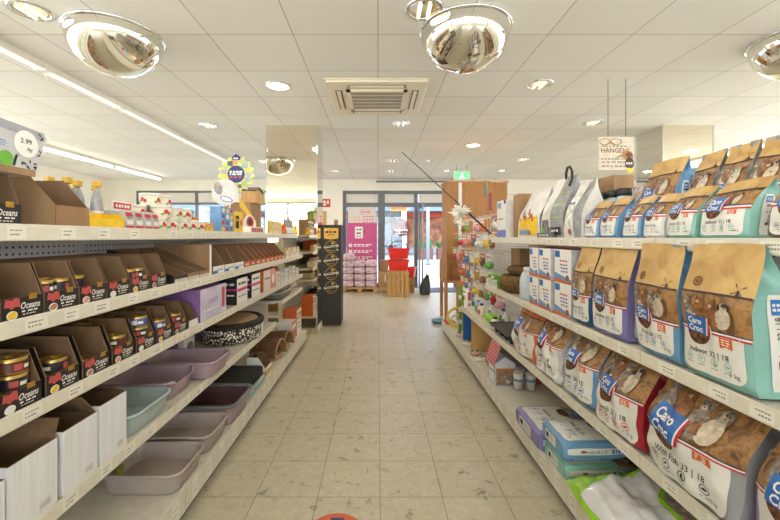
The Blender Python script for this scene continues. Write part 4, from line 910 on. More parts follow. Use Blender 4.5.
def bag(label, w, d, h, col, title, loc, rz=-PI2, pv=.37, gv=.66, seed=1, lean=.0, bulge=.010, crum=.003, rot=None, group='pet food bags', icon=None, botlabel=False, weight='2 kg', logo=1.0, sidetext=True, top=None, panel=True, cat='bag of pet food', pet=True):
    t = thing('pet_food_bag', label, cat, loc, rz, group, rot)
    base = mat('bag_' + '_'.join(map(str, col)), col, .38, var=.05, scale=12); icon = icon or base; top = top or GOLDB
    so = seed * 3.7
    def prof(v): return (.78 + .22 * smoothstep(0, .05, v)) if v < .5 else 1 - .96 * smoothstep(.5, 1.06, v) ** 1.0 / .93
    def nz(u, v, k): return crum * noise.noise(Vector((u * 2.2 + so, v * 4.5, k + seed))) * (1 - .5 * v)
    def yo(v): return lean * v * v * d
    def P(u, v, e=0):
        hd = d / 2 * max(.02, prof(v)); c = 1 - .05 * (1 - smoothstep(0, .04, v))
        y = yo(v) - hd * (1 - .10 * abs(u) ** 6) - bulge * (1 - u * u) * math.sin(PI * min(1, v * 1.02)) ** .8 + nz(u, v, 0) * 2
        return (w / 2 * u * c + nz(v, u, 5) * (1 - abs(u)) * .5, y - e * (1.9 if crum > .004 else 1.15), h * v + .003 * math.sin(u * 2 + seed) * v)
    def B(u, v):
        hd = d / 2 * max(.02, prof(v)); c = 1 - .05 * (1 - smoothstep(0, .04, v))
        return (w / 2 * u * c, yo(v) + hd * (1 - .10 * abs(u) ** 6) + bulge * .5 * (1 - u * u) * math.sin(PI * min(1, v)), h * v + .003 * math.sin(u * 2 + seed) * v)
    def G(q, sg, v, e=0):                               # side gusset: q -1 front edge .. 0 fold .. 1 back edge
        f = Vector(P(sg, v)); b_ = Vector(B(sg, v)); mid = (f + b_) / 2
        mid.x = sg * (w / 2 + .006 * math.sin(PI * min(1, v / .6)) * (v < .6) - d * .42 * smoothstep(.62, .98, v) + nz(v, sg, 9) * 1.2)
        p = f.lerp(mid, q + 1) if q < 0 else mid.lerp(b_, q)
        return (p.x + sg * e, p.y, p.z)
    mp = lambda x, z, e: P(x / (w / 2), z / h, e)
    vs = sorted(set([0, .012, .03, .06, pv, gv] + [round(.06 + .94 * k / 24, 4) for k in range(1, 25)])); us = [-1 + 2 * k / 18 for k in range(19)]
    m = MB(); m.grid(lambda u, v: P(u, v), us, vs, lambda u, v: base if v < pv else (FIELD if v < gv else top))
    H_ = lambda v: v * h
    if panel:                                            # white panel with rounded lower corners
        z0, z1 = h * .05, H_(pv); r = min(.03, w * .12); a0, a1 = -w * .455, w * .425; rows = [z0 + r * (1 - math.cos(PI2 * k / 5)) for k in range(6)] + [z0 + r + (z1 - z0 - r) * k / 10 for k in range(1, 11)]
        def ins(z): return r - math.sqrt(max(0, r * r - max(0, (z0 + r - z)) ** 2))
        m.grid(lambda u, z: mp(a0 + ins(z) + (a1 - a0 - 2 * ins(z)) * u, z, .0012), [k / 20 for k in range(21)], rows, PANEL, True)
    for k, (c, hh) in enumerate(((REDP, .006), (WHITEP, .005), (NAVYL, .003))): m.rect(mp, -w / 2 * .995, w / 2 * .995, H_(pv) - .009 + .005 * k, H_(pv) - .009 + .005 * k + hh * .8, c, .0016 + .0001 * k, 12)
    bh = H_(gv - pv); s = bh * .36
    if pet:
        k = seed % 3
        animal(m, mp, -w * .33, H_(pv) + bh * .66, s * .95, FURG, FURW if k else FURD, .0022); animal(m, mp, -w * .12, H_(pv) + bh * .72, s * .8, FURB, FURB, .0026)
        animal(m, mp, w * .06, H_(pv) + bh * .64, s * .95, FURB if k == 1 else FURG, FURB, .0030); animal(m, mp, w * .24, H_(pv) + bh * .62, s * .92, FURW, FURD if k != 2 else FURG, .0034, False)
        # horizon line and windmill
        m.rect(mp, -w * .49, w * .49, H_(gv) - .004, H_(gv) + .002, FURD, .0014, 12)
        x0, z0, q = w * .34, H_(gv) + h * .012, h * .05
        m.flat(mp, [(x0 - q * .25, z0 - q * .2), (x0 + q * .25, z0 - q * .2), (x0 + q * .12, z0 + q * .6), (x0 - q * .12, z0 + q * .6)], FURD, .0018)
        for i in range(4): a = .5 + PI2 * i; m.flat(mp, [(x0 + q * .08 * math.cos(a + 1.5), z0 + q * .6 + q * .08 * math.sin(a + 1.5)), (x0 + q * math.cos(a), z0 + q * .6 + q * math.sin(a)), (x0 + q * math.cos(a + .16), z0 + q * .6 + q * math.sin(a + .16))], FURD, .0022)
        if gv < .72: m.ring(mp, -w * .24, H_(gv) + h * .075, h * .045, h * .038, .004, STAMPB, .0016, 24); m.ring(mp, -w * .24, H_(gv) + h * .075, h * .035, h * .028, .002, STAMPB, .0016, 20); m.ell(mp, -w * .24, H_(gv) + h * .075, h * .02, h * .016, STAMPB, .0016)
    # kibble window, ribbon, title, icons
    kr = min(w * .185 * logo, (H_(pv) - h * .07) * .38); kz = H_(pv) - kr * .12
    if pet:
        m.ell(mp, -w * .16, kz, kr * 1.12, kr * 1.12, PANEL, .0024, 26, 3); m.ell(mp, -w * .16, kz, kr, kr, KIB, .0030, 26, 3)
        rz_ = H_(pv) - .010; rw = w * .075; rh = h * .075
        m.flat(mp, [(w * .22 - rw, rz_), (w * .22 - rw, rz_ - rh), (w * .22, rz_ - rh * .8), (w * .22 + rw, rz_ - rh), (w * .22 + rw, rz_)], ORANGEP, .0024)
        for q in range(3): m.bars(mp, w * .22 - rw * .7, w * .22 + rw * .7, rz_ - rh * (.2 + .22 * q), rh * .10, WHITEP, .0030, 2)
    ph = H_(pv) - h * .07
    if title: m.text(mp, title, -w * .03, h * .07 + ph * .46, min(ph * .13, .022), INK, .0030, wmax=w * .55, bold=.01)
    for i in range(4):
        xx = -w * .33 + i * w * .185; zz = h * .07 + ph * .26; ir = min(w * .062, ph * .10)
        m.ring(mp, xx, zz, ir, ir, ir * .16, icon, .0022, 16)
        if i == 1: m.flat(mp, [(xx - ir * .5, zz - ir * .2), (xx + ir * .5, zz), (xx, zz + ir * .5)], icon, .0024)
        elif i == 2: m.ell(mp, xx, zz, ir * .3, ir * .6, icon, .0024, 8, 1); m.ell(mp, xx + ir * .5, zz - ir * .5, ir * .3, ir * .3, GREEN, .0028, 8, 1)
        else: m.ell(mp, xx, zz, ir * .6, ir * .3, icon, .0024, 8, 1)
        m.bars(mp, xx - ir, xx + ir, zz - ir * 1.5, ir * .16, INK, .0022, 2)
    if weight: m.text(mp, weight, w * .30, h * .07 + ph * .12, min(.011, h * .035), INK, .0022)
    m.build('front_panel', t); fp = [o for o in t.children][-1] if t.children else None
    fp = C.objects[-1] if fp is None else fp
    # logo badge
    if logo:
        m = MB(); lw, lh = w * .16 * logo, w * .115 * logo * 1.05; cx_, cz_ = -w * .18, H_(pv) + lh * .42; sk = lw * .08
        q = [(cx_ - lw, cz_ - lh * .8), (cx_ + lw * .95, cz_ - lh), (cx_ + lw * 1.1, cz_ + lh * .8), (cx_ - lw * .95, cz_ + lh)]
        def quad(m, q, mt, e, n=14): m.grid(lambda u, v: mp((q[0][0] * (1 - u) + q[1][0] * u) * (1 - v) + (q[3][0] * (1 - u) + q[2][0] * u) * v, (q[0][1] * (1 - u) + q[1][1] * u) * (1 - v) + (q[3][1] * (1 - u) + q[2][1] * u) * v, e), [k / n for k in range(n + 1)], [0, .2, .4, .6, .8, 1], mt, False)
        quad(m, [(q[1][0], q[1][1] - .001), (q[1][0] + lw * .26, q[1][1] + .001), (q[2][0] + lw * .24, q[2][1] - .002), q[2]], REDP, .0046); quad(m, [q[1], (q[1][0] + lw * .10, q[1][1]), (q[2][0] + lw * .10, q[2][1]), q[2]], WHITEP, .0049)
        quad(m, q, LOGOB, .0048)
        m.text(mp, 'Caro', cx_ - lw * .02, cz_ + lh * .36, lh * .62, WHITEP, .0054, wmax=lw * 1.55, bold=.03, rot=-.03); m.text(mp, 'Croc', cx_ + lw * .0, cz_ - lh * .42, lh * .62, WHITEP, .0054, wmax=lw * 1.55, bold=.03, rot=-.03)
        m.build('logo_badge', fp)
    # gussets, back, bottom, seal
    m = MB()
    for sg in (-1, 1): m.grid(lambda q, v: G(q, sg, v), [-1, -.5, 0, .5, 1], vs, base)
    m.grid(lambda u, v: B(u, v), us, vs, base); b = [P(u, 0) for u in us] + [B(u, 0) for u in reversed(us)]; m.face(b, base)
    m.face([P(u, 1) for u in us] + [B(u, 1) for u in reversed(us)], top)
    gs = m.build('gusset', t)
    if sidetext:
        for sg in (-1, 1):
            m = MB(); sp = lambda a, z, e: G(max(-1, min(1, a / (d / 2))), sg, z / h, e)
            z0, z1, aw = h * .05, h * min(.70, gv + .03), d * .21
            rows = [z0 + (z1 - z0) * k / 10 for k in range(11)]
            m.grid(lambda a, z: sp(a * aw * (.8 if z in (rows[0], rows[-1]) else 1), z, .0022), [-1, -.5, 0, .5, 1], rows, PANEL, True)
            if title: m.text(lambda x, z, e: sp(x * sg, z, e), title, 0, h * .38, min(d * .16, .02), INK, .0034, wmax=h * .3, rot=PI2 * sg if sg > 0 else -PI2, bold=.01)
            m.rect(sp, -d * .13, d * .13, z1 - h * .13, z1 - h * .03, LOGOB, .0030, 2, 2); m.bars(sp, -d * .1, d * .1, z1 - h * .065, h * .018, WHITEP, .0038, 2); m.bars(sp, -d * .1, d * .1, z1 - h * .095, h * .018, WHITEP, .0038, 2)
            m.rect(sp, -d * .08, d * .08, h * .2, h * .25, FURB, .0030, 2, 2)
            m.build('side_label', gs)
    if botlabel:
        m = MB(); bp = lambda x, y, e: (x, y, -e); m.rect(bp, -w * .30, w * .18, -d * .28, d * .28, PANEL, .0015); m.rect(bp, -w * .26, -w * .14, -d * .16, d * .16, DARKINK, .0022)
        for k in range(3): m.bars(bp, -w * .10, w * .14, d * (-.14 + .12 * k), d * .04, INK, .0022, 3)
        m.build('base_label', gs)
    return t
TEAL = (136, 184, 172); BLU = (104, 150, 188); PURP = (126, 118, 168); DBL = (36, 84, 122); ORG = (222, 112, 54); RED = (164, 34, 48); GRY = (150, 150, 152); PALE = (206, 204, 200)
S = 'shelf under the top one'
# shelf below the top: tall bags
bag('tall teal cat food bag with straw gold top, nearest the viewer under the top shelf', .215, .13, .368, TEAL, 'Indoor 32 | 18', (.958, 1.028, R3 + .006), seed=1, lean=-.26, bulge=.010, weight='2 kg', pv=.375, gv=.645)
bag('tall light blue bag of cat food just behind the tall teal bag', .20, .13, .364, BLU, 'Fresh 30 | 15', (.968, 1.258, R3 + .006), rz=-PI2 - .03, seed=2, lean=-.34, pv=.34, gv=.63)
bag('tall purple bag of cat food with empty shelf space before it', .215, .10, .354, PURP, 'Sensitive 32 | 15', (.955, 1.530, R3 + .006), rz=-PI2 + .03, seed=3, lean=.02, pv=.36, gv=.64)
bag('second purple bag pushed back behind the front purple one', .19, .08, .35, PURP, 'Sensitive 32 | 15', (1.075, 1.535, R3 + .006), seed=4, lean=.3)
bag('dark blue narrow bag of cat food beside the white boxes', .145, .10, .353, DBL, 'Mature 28 | 12', (.955, 1.732, R3 + .006), rz=-PI2 + .05, seed=5, lean=.02)
# top shelf, front row
TS = R4 + .0045
for (yc, w, h, col, ttl, lab, sd) in ((.885, .155, .165, (112, 98, 86), 'Premium 31', 'small brown grey bag on the top shelf cut by the picture edge', 6), (1.09, .155, .163, TEAL, 'Indoor 32 | 18', 'small wide teal bag on the top shelf, nearest the viewer with its whole front showing', 7),
        (1.2425, .118, .162, TEAL, 'Indoor 32 | 18', 'small teal bag on the top shelf next behind the wide teal one', 8), (1.364, .10, .155, PALE, 'Senior 30 | 16', 'small pale grey bag on the top shelf between the teal bag and a blue bag', 9),
        (1.482, .10, .158, BLU, 'Fresh 30 | 15', 'small blue bag on the top shelf beside the pale grey bag', 1), (1.63, .112, .168, BLU, 'Fresh 30 | 15', 'small blue bag on the top shelf showing its bright blue side', 2), (1.762, .11, .165, (120, 156, 196), 'Kitten 34', 'small pale blue bag on the top shelf beside the small grey snack bag', 3)):
    bag(lab, w, .085, h, col, ttl, (1.008, yc, TS), seed=sd, lean=.45, bulge=.006, crum=.002, pv=.53, gv=.80, weight='400 g', logo=1.15, group='small pet food bags on the top shelf')
# top shelf, back row
for (yc, w, h, col, lab, sd, xx) in ((1.168, .107, .312, GRY, 'grey bag standing tall in the back row of the top shelf by the picture edge', 4, 1.20), (1.289, .106, .315, (150, 146, 140), 'grey bag standing tall in the back row behind the wide teal bag', 5, 1.20),
        (1.410, .104, .312, (138, 134, 130), 'grey sided bag in the back row behind the small teal bag', 6, 1.20), (1.58, .19, .318, BLU, 'tall gold topped bag with bright blue side in the back row', 8, 1.17)):
    bag(lab, w, .09, h, col, 'Adult', (xx, yc, TS), seed=sd, lean=.3, bulge=.006, pv=.52, gv=.80, logo=1.1, group='tall bags in the back row of the top shelf', sidetext=True)
bag('pale aqua bag leaning behind the gold topped bag in the back row', .16, .05, .28, (140, 184, 196), '', (1.268, 1.55, TS), seed=3, lean=.2, pet=False, logo=0, top=mat('aqua_top', (150, 196, 206), .3), panel=False, pv=.4, gv=.5, weight='', group='tall bags in the back row of the top shelf', sidetext=False)
# treats behind the small blue bags
carton('carton', 'plain brown carton at the back of the top shelf behind the pale blue bags', 'carton', .16, .10, .31, CARD, CARD, (1.17, 2.00, TS), -PI2)
COLP = noisemat('colour_print', [(.3, (198, 70, 60)), (.45, (226, 214, 196)), (.6, (120, 130, 160)), (.75, (210, 160, 90))], 40, 3, .45)
bag('colourful red and white printed treat bag in the back row beside the gold topped bag', .16, .07, .245, (206, 190, 176), '', (1.235, 1.80, TS), seed=7, pet=False, logo=0, top=COLP, panel=False, pv=.05, gv=.5, weight='', sidetext=False, group='treat bags in the back row of the top shelf', cat='treat bag')
JARL = mat('jar_label_blue', (150, 178, 206), .4, var=.1)
for i in range(3):
    t = thing('treat_jar', 'blue labelled treat jar with black lid, %s' % ('nearest the small grey snack bag', 'between the other two blue jars', 'beside the colourful treat bag')[i], 'jar', (1.13, 1.94 - .082 * i, TS), 0, 'blue treat jars on the top shelf')
    m = MB(); m.lathe([(.032, 0), (.036, .006), (.036, .03, JARL), (.036, .17), (.028, .19)], 20, (0, 0, 0), mat('jar_clear', (186, 196, 204), .2)); m.build('jar', t); m = MB(); m.lathe([(.03, .19), (.03, .225)], 20, (0, 0, 0), BLACKP); m.build('lid', t)
# snack bags further along the top shelf
def snack(label, w, d, h, cols, loc, rz, art, seed, lean=.2, handle=None, body=None):
    t = thing('snack_bag', label, 'snack bag', loc, rz, 'snack bags on the top shelf')
    P = lambda u, v, e=0: (w / 2 * u * (1 - .18 * v * v), lean * v * v * d - d / 2 * max(.04, 1 - .95 * smoothstep(.35, 1, v)) - .012 * (1 - u * u) * math.sin(PI * v) + .006 * noise.noise(Vector((u * 2, v * 4, seed))) - e, h * v)
    B = lambda u, v: (w / 2 * u * (1 - .18 * v * v), lean * v * v * d + d / 2 * max(.04, 1 - .95 * smoothstep(.35, 1, v)), h * v)
    us = [-1 + k / 5 for k in range(11)]; vs = [k / 16 for k in range(17)]
    m = MB(); m.grid(P, us, vs, cols); m.grid(B, us, vs, cols if not callable(cols) else cols(0, .99))
    for sg in (-1, 1): m.grid(lambda q, v: tuple(Vector(P(sg, v)).lerp(Vector(B(sg, v)), q)), [0, .5, 1], vs, body or (cols if not callable(cols) else cols(0, .5)))
    m.face([P(u, 0) for u in us] + [B(u, 0) for u in reversed(us)], cols if not callable(cols) else cols(0, 0))
    mp = lambda x, z, e: P(x / (w / 2), z / h, e); art(m, mp, w, h); m.build('pouch', t)
    if handle: handle(t, P, w, h)
    else: m = MB(); m.rect(mp, -w * .40, w * .40, h * .95, h * .985, mat('seal_band', (206, 202, 196), .4), .002, 6); m.build('seal', t)
    return t
WB = mat('bag_off_white', (218, 214, 206), .4, var=.06, scale=20); FOILG = mat('foil_grey', (150, 150, 150), .35, .3, var=.12, scale=30, bmp=.3)
def art_g(m, mp, w, h):
    for k in (.32, .52, .72): m.rect(mp, -w * .02, w * .43, h * k, h * (k + .012), mat('neon_green', (176, 214, 60), .4), .003, 6)
    m.rect(mp, -w * .0, w * .42, h * .05, h * .17, BLACKP, .003, 5); m.bars(mp, w * .03, w * .38, h * .11, .012, WHITEP, .004, 3); m.rect(mp, -w * .42, -w * .05, h * .05, h * .30, mat('dark_photo', (110, 106, 104), .5, var=.4, scale=50), .003, 5, 3); m.ell(mp, -w * .25, h * .5, w * .13, h * .10, WHITEP, .003)
    m.ell(mp, -w * .35, h * .12, w * .07, h * .05, GREEN, .004)
def hook(t, P, w, h):
    m = MB(); top = P(0, 1); m.tube([(top[0] - .01, top[1], h * .97), (top[0] + .01, top[1] - .01, h + .02), (top[0] + .03, top[1] - .012, h + .05), (top[0] + .06, top[1] - .012, h + .05), (top[0] + .085, top[1] - .012, h + .02), (top[0] + .10, top[1] - .02, h * .93), (top[0] + .115, top[1] - .04, h * .82)], .007, BLACKP, 6); m.build('carry_strap', t)
snack('tall silver grey food bag with neon green lines and a black strap', .30, .13, .335, lambda u, v: (FOILG if u > -.05 else WB), (1.035, 2.165, TS), -PI2 - .03, art_g, 3, handle=hook)
def art_s(m, mp, w, h):
    m.rect(mp, -w * .38, w * .1, h * .2, h * .8, mat('pale_photo', (222, 214, 204), .5, var=.2, scale=40), .003, 4, 4); m.bars(mp, -w * .3, w * .1, h * .6, h * .04, BLUEP, .004, 2); m.ell(mp, -w * .1, h * .1, w * .1, h * .05, CORAL, .004)
snack('slim grey white food bag with pinched handle on the top shelf', .17, .12, .285, lambda u, v: (WB if u < .2 else FOILG), (1.02, 1.912, TS), -PI2, art_s, 5)
def art_y(m, mp, w, h):
    m.rect(mp, -w * .44, w * .42, h * .04, h * .42, YELLOW, .003, 8, 4); m.rect(mp, -w * .40, w * .1, h * .06, h * .16, LB, .004, 5, 1)
    for k in range(9): m.ell(mp, w * (-.3 + .07 * k), h * (.38 + .05 * ((k * 7) % 4)), w * .06, h * .035, FURB if k % 2 else ORANGEP, .0045 + k * .0003, 10, 1, k)
    m.ell(mp, w * .1, h * .1, w * .1, h * .05, FURG, .006)
snack('white and yellow chew bag with photo of brown sticks on the top shelf', .36, .13, .31, lambda u, v: WB, (1.04, 2.515, TS), -PI2, art_y, 7, body=FOILG)
carton('carton', 'tall narrow brown carton beside the yellow chew bag on the top shelf', 'carton', .12, .24, .305, CARD, CARD, (.99, 2.77, TS), -PI2)
carton('food_box', 'tall white box with blue foot at the end of the top shelf', 'box', .22, .16, .285, WHITEP, mat('box_pale', (214, 210, 204), .5), (.965, 3.03, TS), -PI2, lambda m, mp, w, h: (m.rect(mp, -w * .5, w * .5, 0, h * .2, mat('periwinkle', (128, 138, 196), .5), .001), m.rect(mp, -w * .4, w * .0, h * .8, h * .95, LB, .001), m.rect(mp, w * .3, w * .5, h * .9, h, NAVY, .002), m.bars(mp, -w * .3, w * .3, h * .5, h * .03, INK, .001, 3)))
m = MB(); m.box(-.10, .10, 0, .012, 0, .026, GREYF); m.bars(front(0), -.07, .06, .013, .006, WHITEP, .001, 4); o = m.build('label_holder', loc=(.9405, 2.19, TS)); o.rotation_euler = (0, 0, -PI2); tag(o, 'grey label plate on the top shelf edge under the silver grey bag', 'label')

# ================================================================ shelf below the top: boxes and the rest
def art_lit(m, mp, w, h):
    m.flat(mp, [(-w / 2, 0), (w / 2, 0), (w / 2, h * .10), (-w / 2, h * .22)], ORANGEP, .001); m.flat(mp, [(-w / 2, h * .3), (-w / 2, h * .12), (w / 2, h * .05), (w / 2, h * .12)], LB, .0014)
    m.rect(mp, -w * .45, -w * .15, h * .76, h * .96, BLUEP, .001)
    for k, (mm, zz) in enumerate(((CORAL, .66), (PUR, .54), (BLUEP, .44), (PUR, .34))): m.bars(mp, -w * .14 + k * .004, w * .34, h * zz, h * .05, mm, .0016, 3)
    m.ell(mp, w * .3, h * .16, w * .1, h * .09, FURB, .002)
for l in range(2):
    for i, (yc, w) in enumerate(((2.247, .125), (2.10, .15), (1.92, .175))):
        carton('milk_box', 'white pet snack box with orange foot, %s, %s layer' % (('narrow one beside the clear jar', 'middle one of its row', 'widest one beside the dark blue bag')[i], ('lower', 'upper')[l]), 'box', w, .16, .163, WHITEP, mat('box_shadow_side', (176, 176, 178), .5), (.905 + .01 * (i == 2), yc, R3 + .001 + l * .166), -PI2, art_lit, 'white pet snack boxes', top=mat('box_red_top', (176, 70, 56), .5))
CLR = mat('clear_plastic', (196, 202, 206), .15, var=.04)
t = thing('treat_jar', 'clear grey treat jar between the brown cushions and the white boxes', 'jar', (.965, 2.46, R3)); m = MB(); m.lathe([(.055, 0), (.062, .01), (.062, .12), (.05, .16), (.035, .18)], 24, (0, 0, 0), CLR); m.build('jar', t); m = MB(); m.lathe([(.038, .18), (.038, .2)], 20, (0, 0, 0), WHITE); m.build('lid', t)
KNIT = noisemat('brown_knit', [(.35, (84, 60, 30)), (.6, (122, 92, 52))], 60, 3, .95, stretch=(1, 1, .25), bmp=.6)
def cushion(label, x, y, z, rx, ry, h, mt):
    t = thing('round_cushion', label, 'pet bed', (x, y, z), 0, 'brown knitted pet beds'); m = MB()
    m.lathe([(.6, 0), (.9, .15 * h), (1, .5 * h), (.95, .85 * h), (.78, h), (.55, .8 * h), (.0001, .72 * h)], 32, (0, 0, 0), mt, sx=rx, sy=ry); m.build('pillow', t)
    m = MB(); m.tube([(rx * 1.0 * math.cos(a), ry * 1.0 * math.sin(a), h * .5) for a in [2 * PI * i / 32 for i in range(32)]], .006, mt, 6, True); m.build('seam', t)
cushion('large brown knitted pet bed on the shelf under the snack bags', 1.005, 2.765, R3, .135, .15, .125, KNIT); cushion('smaller brown knitted pet bed lying on the large one', 1.03, 2.76, R3 + .126, .10, .13, .06, KNIT)
carton('carton', 'plain brown carton behind the knitted pet beds', 'carton', .20, .10, .30, CARD, CARD, (1.10, 3.10, R3), -PI2)
for i in range(4):
    carton('snack_pack', 'small green and white snack box near the end of the second shelf, %s along' % ORD[i], 'box', .075, .09, .06 + .025 * (i % 2), WHITEP, GREEN, (.90, 2.965 + .078 * i, R3), -PI2, art_stripes([GREEN, CORAL][i % 2], 2), 'green snack boxes on the second shelf')

# ================================================================ lower shelf: big bags
bag('big orange bag of cat food with rumpled top on the lower bag shelf', .33, .13, .314, ORG, 'Adult 33 | 16', (.96, 2.385, R2 + .006), rz=-PI2 + .05, seed=2, bulge=.028, crum=.012, pv=.55, gv=.80, lean=.2, icon=ORANGEP, top=noisemat('orange_film', [(.35, (206, 96, 44)), (.55, (214, 120, 60)), (.7, (226, 176, 96))], 14, 4, .35), group='big pet food bags on the lower shelf')
bag('big off white bag slumped back beside the orange bag', .28, .13, .312, PALE, 'Lamb 25 | 18', (.945, 2.035, R2 + .008), seed=4, bulge=.024, crum=.014, pv=.56, gv=.95, rot=(-.12, 0, -PI2 + .02), icon=DARKINK, group='big pet food bags on the lower shelf', sidetext=False)
bag('big white bag with blue edges between the off white and the red bag', .26, .13, .306, (112, 160, 206), 'Fresh 30 | 15', (.952, 1.728, R2 + .012), seed=5, bulge=.025, crum=.010, pv=.56, gv=.95, rot=(-.10, 0, -PI2 + .04), icon=BLUEP, group='big pet food bags on the lower shelf')
bag('big red sided bag of cat food under the price rail', .255, .14, .306, RED, 'Lamb 25 | 18', (.955, 1.44, R2 + .006), rz=-PI2 + .06, seed=6, bulge=.018, crum=.008, pv=.54, gv=.95, lean=.15, icon=REDP, group='big pet food bags on the lower shelf', weight='2 kg')
bag('largest grey and white bag in the foreground of the lower shelf, lettered with fish', .33, .17, .306, GRY, 'With Fish 33 | 18', (.972, 1.115, R2 + .006), rz=-PI2 + .02, seed=8, bulge=.030, crum=.010, pv=.52, gv=.96, lean=.1, icon=DARKINK, group='big pet food bags on the lower shelf', logo=1.1)
bag('orange brown topped bag at the picture corner nearest the viewer', .28, .15, .30, (150, 120, 170), 'Adult 33 | 16', (.965, .78, R2 + .006), seed=9, bulge=.02, crum=.008, pv=.52, gv=.95, lean=.1, group='big pet food bags on the lower shelf')
# lying bags on the bottom deck: the base looks into the aisle
def lying(label, w, d, h, col, title, x, y, z, seed, rz=-PI2): return bag(label, w, d, h, col, title, (x, y, z + d / 2 + .006), seed=seed, rot=(-PI2, 0, rz), pv=.62, gv=.95, bulge=.006, crum=.004, botlabel=True, group='pet food bags lying on the bottom deck')
lying('purple bag of cat food lying flat on the bottom deck', .33, .095, .42, PURP, 'Sensitive 32 | 15', .815, 2.125, R1 + .003, 3)
lying('light teal bag lying under the blue bag on the bottom deck', .215, .075, .38, TEAL, 'Indoor 32 | 18', .835, 1.835, R1 + .003, 4)
lying('blue bag lying on top of the light teal bag', .22, .08, .38, BLU, 'Fresh 30 | 15', .825, 1.835, R1 + .098, 5)
# big lime edged sack
LIMEB = mat('lime_film', (150, 200, 50), .18, var=.06, coat=.4); FILM = mat('white_film', (216, 214, 212), .16, var=.03, scale=5, coat=.5)
t = thing('litter_sack', 'big shiny white sack with lime green edge lying on the bottom deck', 'sack', (1.045, 1.36, R1 + .004), 0)
def sack(u, v, e=0):
    a = (1 - abs(u) ** 3.2) ** .6 * (1 - abs(v) ** 3.2) ** .6 if abs(u) < 1 and abs(v) < 1 else 0
    n_ = .026 * noise.noise(Vector((u * 2.4, v * 2.2, 3.1))) + .016 * noise.noise(Vector((u * 6 + v * 2, v * 5, 8.2))) + .010 * abs(noise.noise(Vector((u * 9 - v * 4, v * 8 + u * 3, 2.2))))
    return (.235 * u + .012 * math.sin(4 * v), -.34 * v + .012 * math.sin(3 * u), .035 + (.095 + n_ * 1.3) * a + e)
us = [-1 + k / 24 for k in range(49)]; vs = [-1 + k / 24 for k in range(49)]
def smt(u, v): return LIMEB if (v < -.66 + .22 * (u + .3) ** 2 or u < -.95) else FILM
m = MB(); m.grid(sack, us, vs, smt); m.grid(lambda u, v: (.235 * u + .012 * math.sin(4 * v), -.34 * v + .012 * math.sin(3 * u), .035 - .033 * min(1, 3 * (1 - max(abs(u), abs(v))))), us[::2], vs[::2], LIMEB); m.build('film', t)
m = MB(); mp = lambda a, b_, e: sack(a, b_, e)
m.ell(mp, .36, .12, .52, .46, LIMEB, .005, 30, 9); m.ell(mp, .38, .14, .48, .42, mat('tabby_fur', (130, 116, 104), .4, var=.45, scale=40), .008, 30, 9); m.ell(mp, .3, .1, .16, .16, FURW, .011, 16, 4); m.ell(mp, .26, .12, .03, .03, DARKINK, .014, 8); m.ell(mp, .36, .12, .03, .03, DARKINK, .014, 8)
m.build('cat_picture', t)
# ================================================================ bottom deck and far end of the bag shelves
t = thing('carrier_box', 'cardboard cat house box with pink striped roof and kitten photo on the bottom deck', 'box', (.935, 2.84, R1))
KITP = mat('kitten_photo', (128, 104, 78), .5, var=.4, scale=60); PINKR = mat('pink_roof', (214, 138, 140), .5); HG = mat('house_grey', (200, 200, 204), .5)
m = MB(); m.box(-.075, .075, 0, .17, 0, .17, HG); m.prism([(-.075, .17), (.075, .17), (.0, .22)], lambda p, q, a: (p, a, q), 0, .17, HG); mp = front(0)
m.rect(mp, -.068, .068, .01, .135, KITP, .001); animal(m, mp, .0, .075, .042, FURG, FURW, .002); m.rect(mp, -.06, .06, .118, .13, ORANGEP, .002); m.build('box_body', t)
m = MB(); m.prism([(-.095, .155), (-.085, .15), (-.035, .305), (-.045, .31)], lambda p, q, a: (p, a, q), -.01, .18, PINKR)
rp = lambda a, b_, e: (-.095 + .05 * b_ - e, a, .155 + .155 * b_)
for k in range(6): m.rect(rp, -.01, .18, .08 + .15 * k, .13 + .15 * k, CORAL, .001)
m.build('roof', t)
m = MB(); sp = lambda a, b_, e: (-.075 - e, a, b_); m.rect(sp, .03, .14, .02, .14, WHITEP, .001); m.bars(sp, .04, .13, .1, .012, INK, .002, 3); m.build('side_print', t)
cup = None
for i, (x, y) in enumerate(((1.015, 2.80), (1.10, 2.79), (1.06, 2.90))):
    if cup is None:
        cup = thing('paper_cup', 'x', 'cup'); m = MB(); m.lathe([(.028, 0), (.036, .11), (.038, .115), (.038, .118)], 22, (0, 0, 0), WHITE); m.build('cup_body', cup); m = MB(); m.lathe([(.0285, .012), (.0295, .025)], 22, (0, 0, 0), LB, caps=False); m.lathe([(.033, .06), (.0345, .08)], 22, (0, 0, 0), LB, caps=False); m.build('print_band', cup); o = cup
    else: o = copy_tree(cup)
    o['label'] = 'pale paper cup on the bottom deck, %s' % ('next to the cat house box', 'second from the cat house box', 'behind the other two cups')[i]; o['group'] = 'paper cups by the cat house box'; o.location = (x, y, R1)
cushion('grey round pet bed on the bottom deck behind the cat house box', 1.07, 3.22, R1, .17, .15, .13, mat('grey_bed', (150, 142, 130), .9))
carton('toy_box', 'red narrow box behind the paper cups on the bottom deck', 'box', .12, .05, .22, mat('brick_box', (190, 84, 56), .5), CORAL, (1.17, 2.95, R1), -PI2, art_stripes(WHITEP))
PINE = noisemat('pine_board', [(.3, (206, 160, 92)), (.7, (226, 184, 116))], 5, 4, .6, .3, stretch=(1, 6, 1))
m = MB(); m.box(.0, .32, -.009, .009, 0, .33, PINE); tag(m.build('divider_board', loc=(.90, 3.72, R1)), 'upright pine divider board under the lower bag shelf', 'board')
m = MB(); m.box(0, .30, -.008, .008, 0, .32, BLUEP, {'+z': WHITE}); tag(m.build('divider_board', loc=(.91, 4.14, R1)), 'blue divider board under the end of the lower bag shelf', 'board')
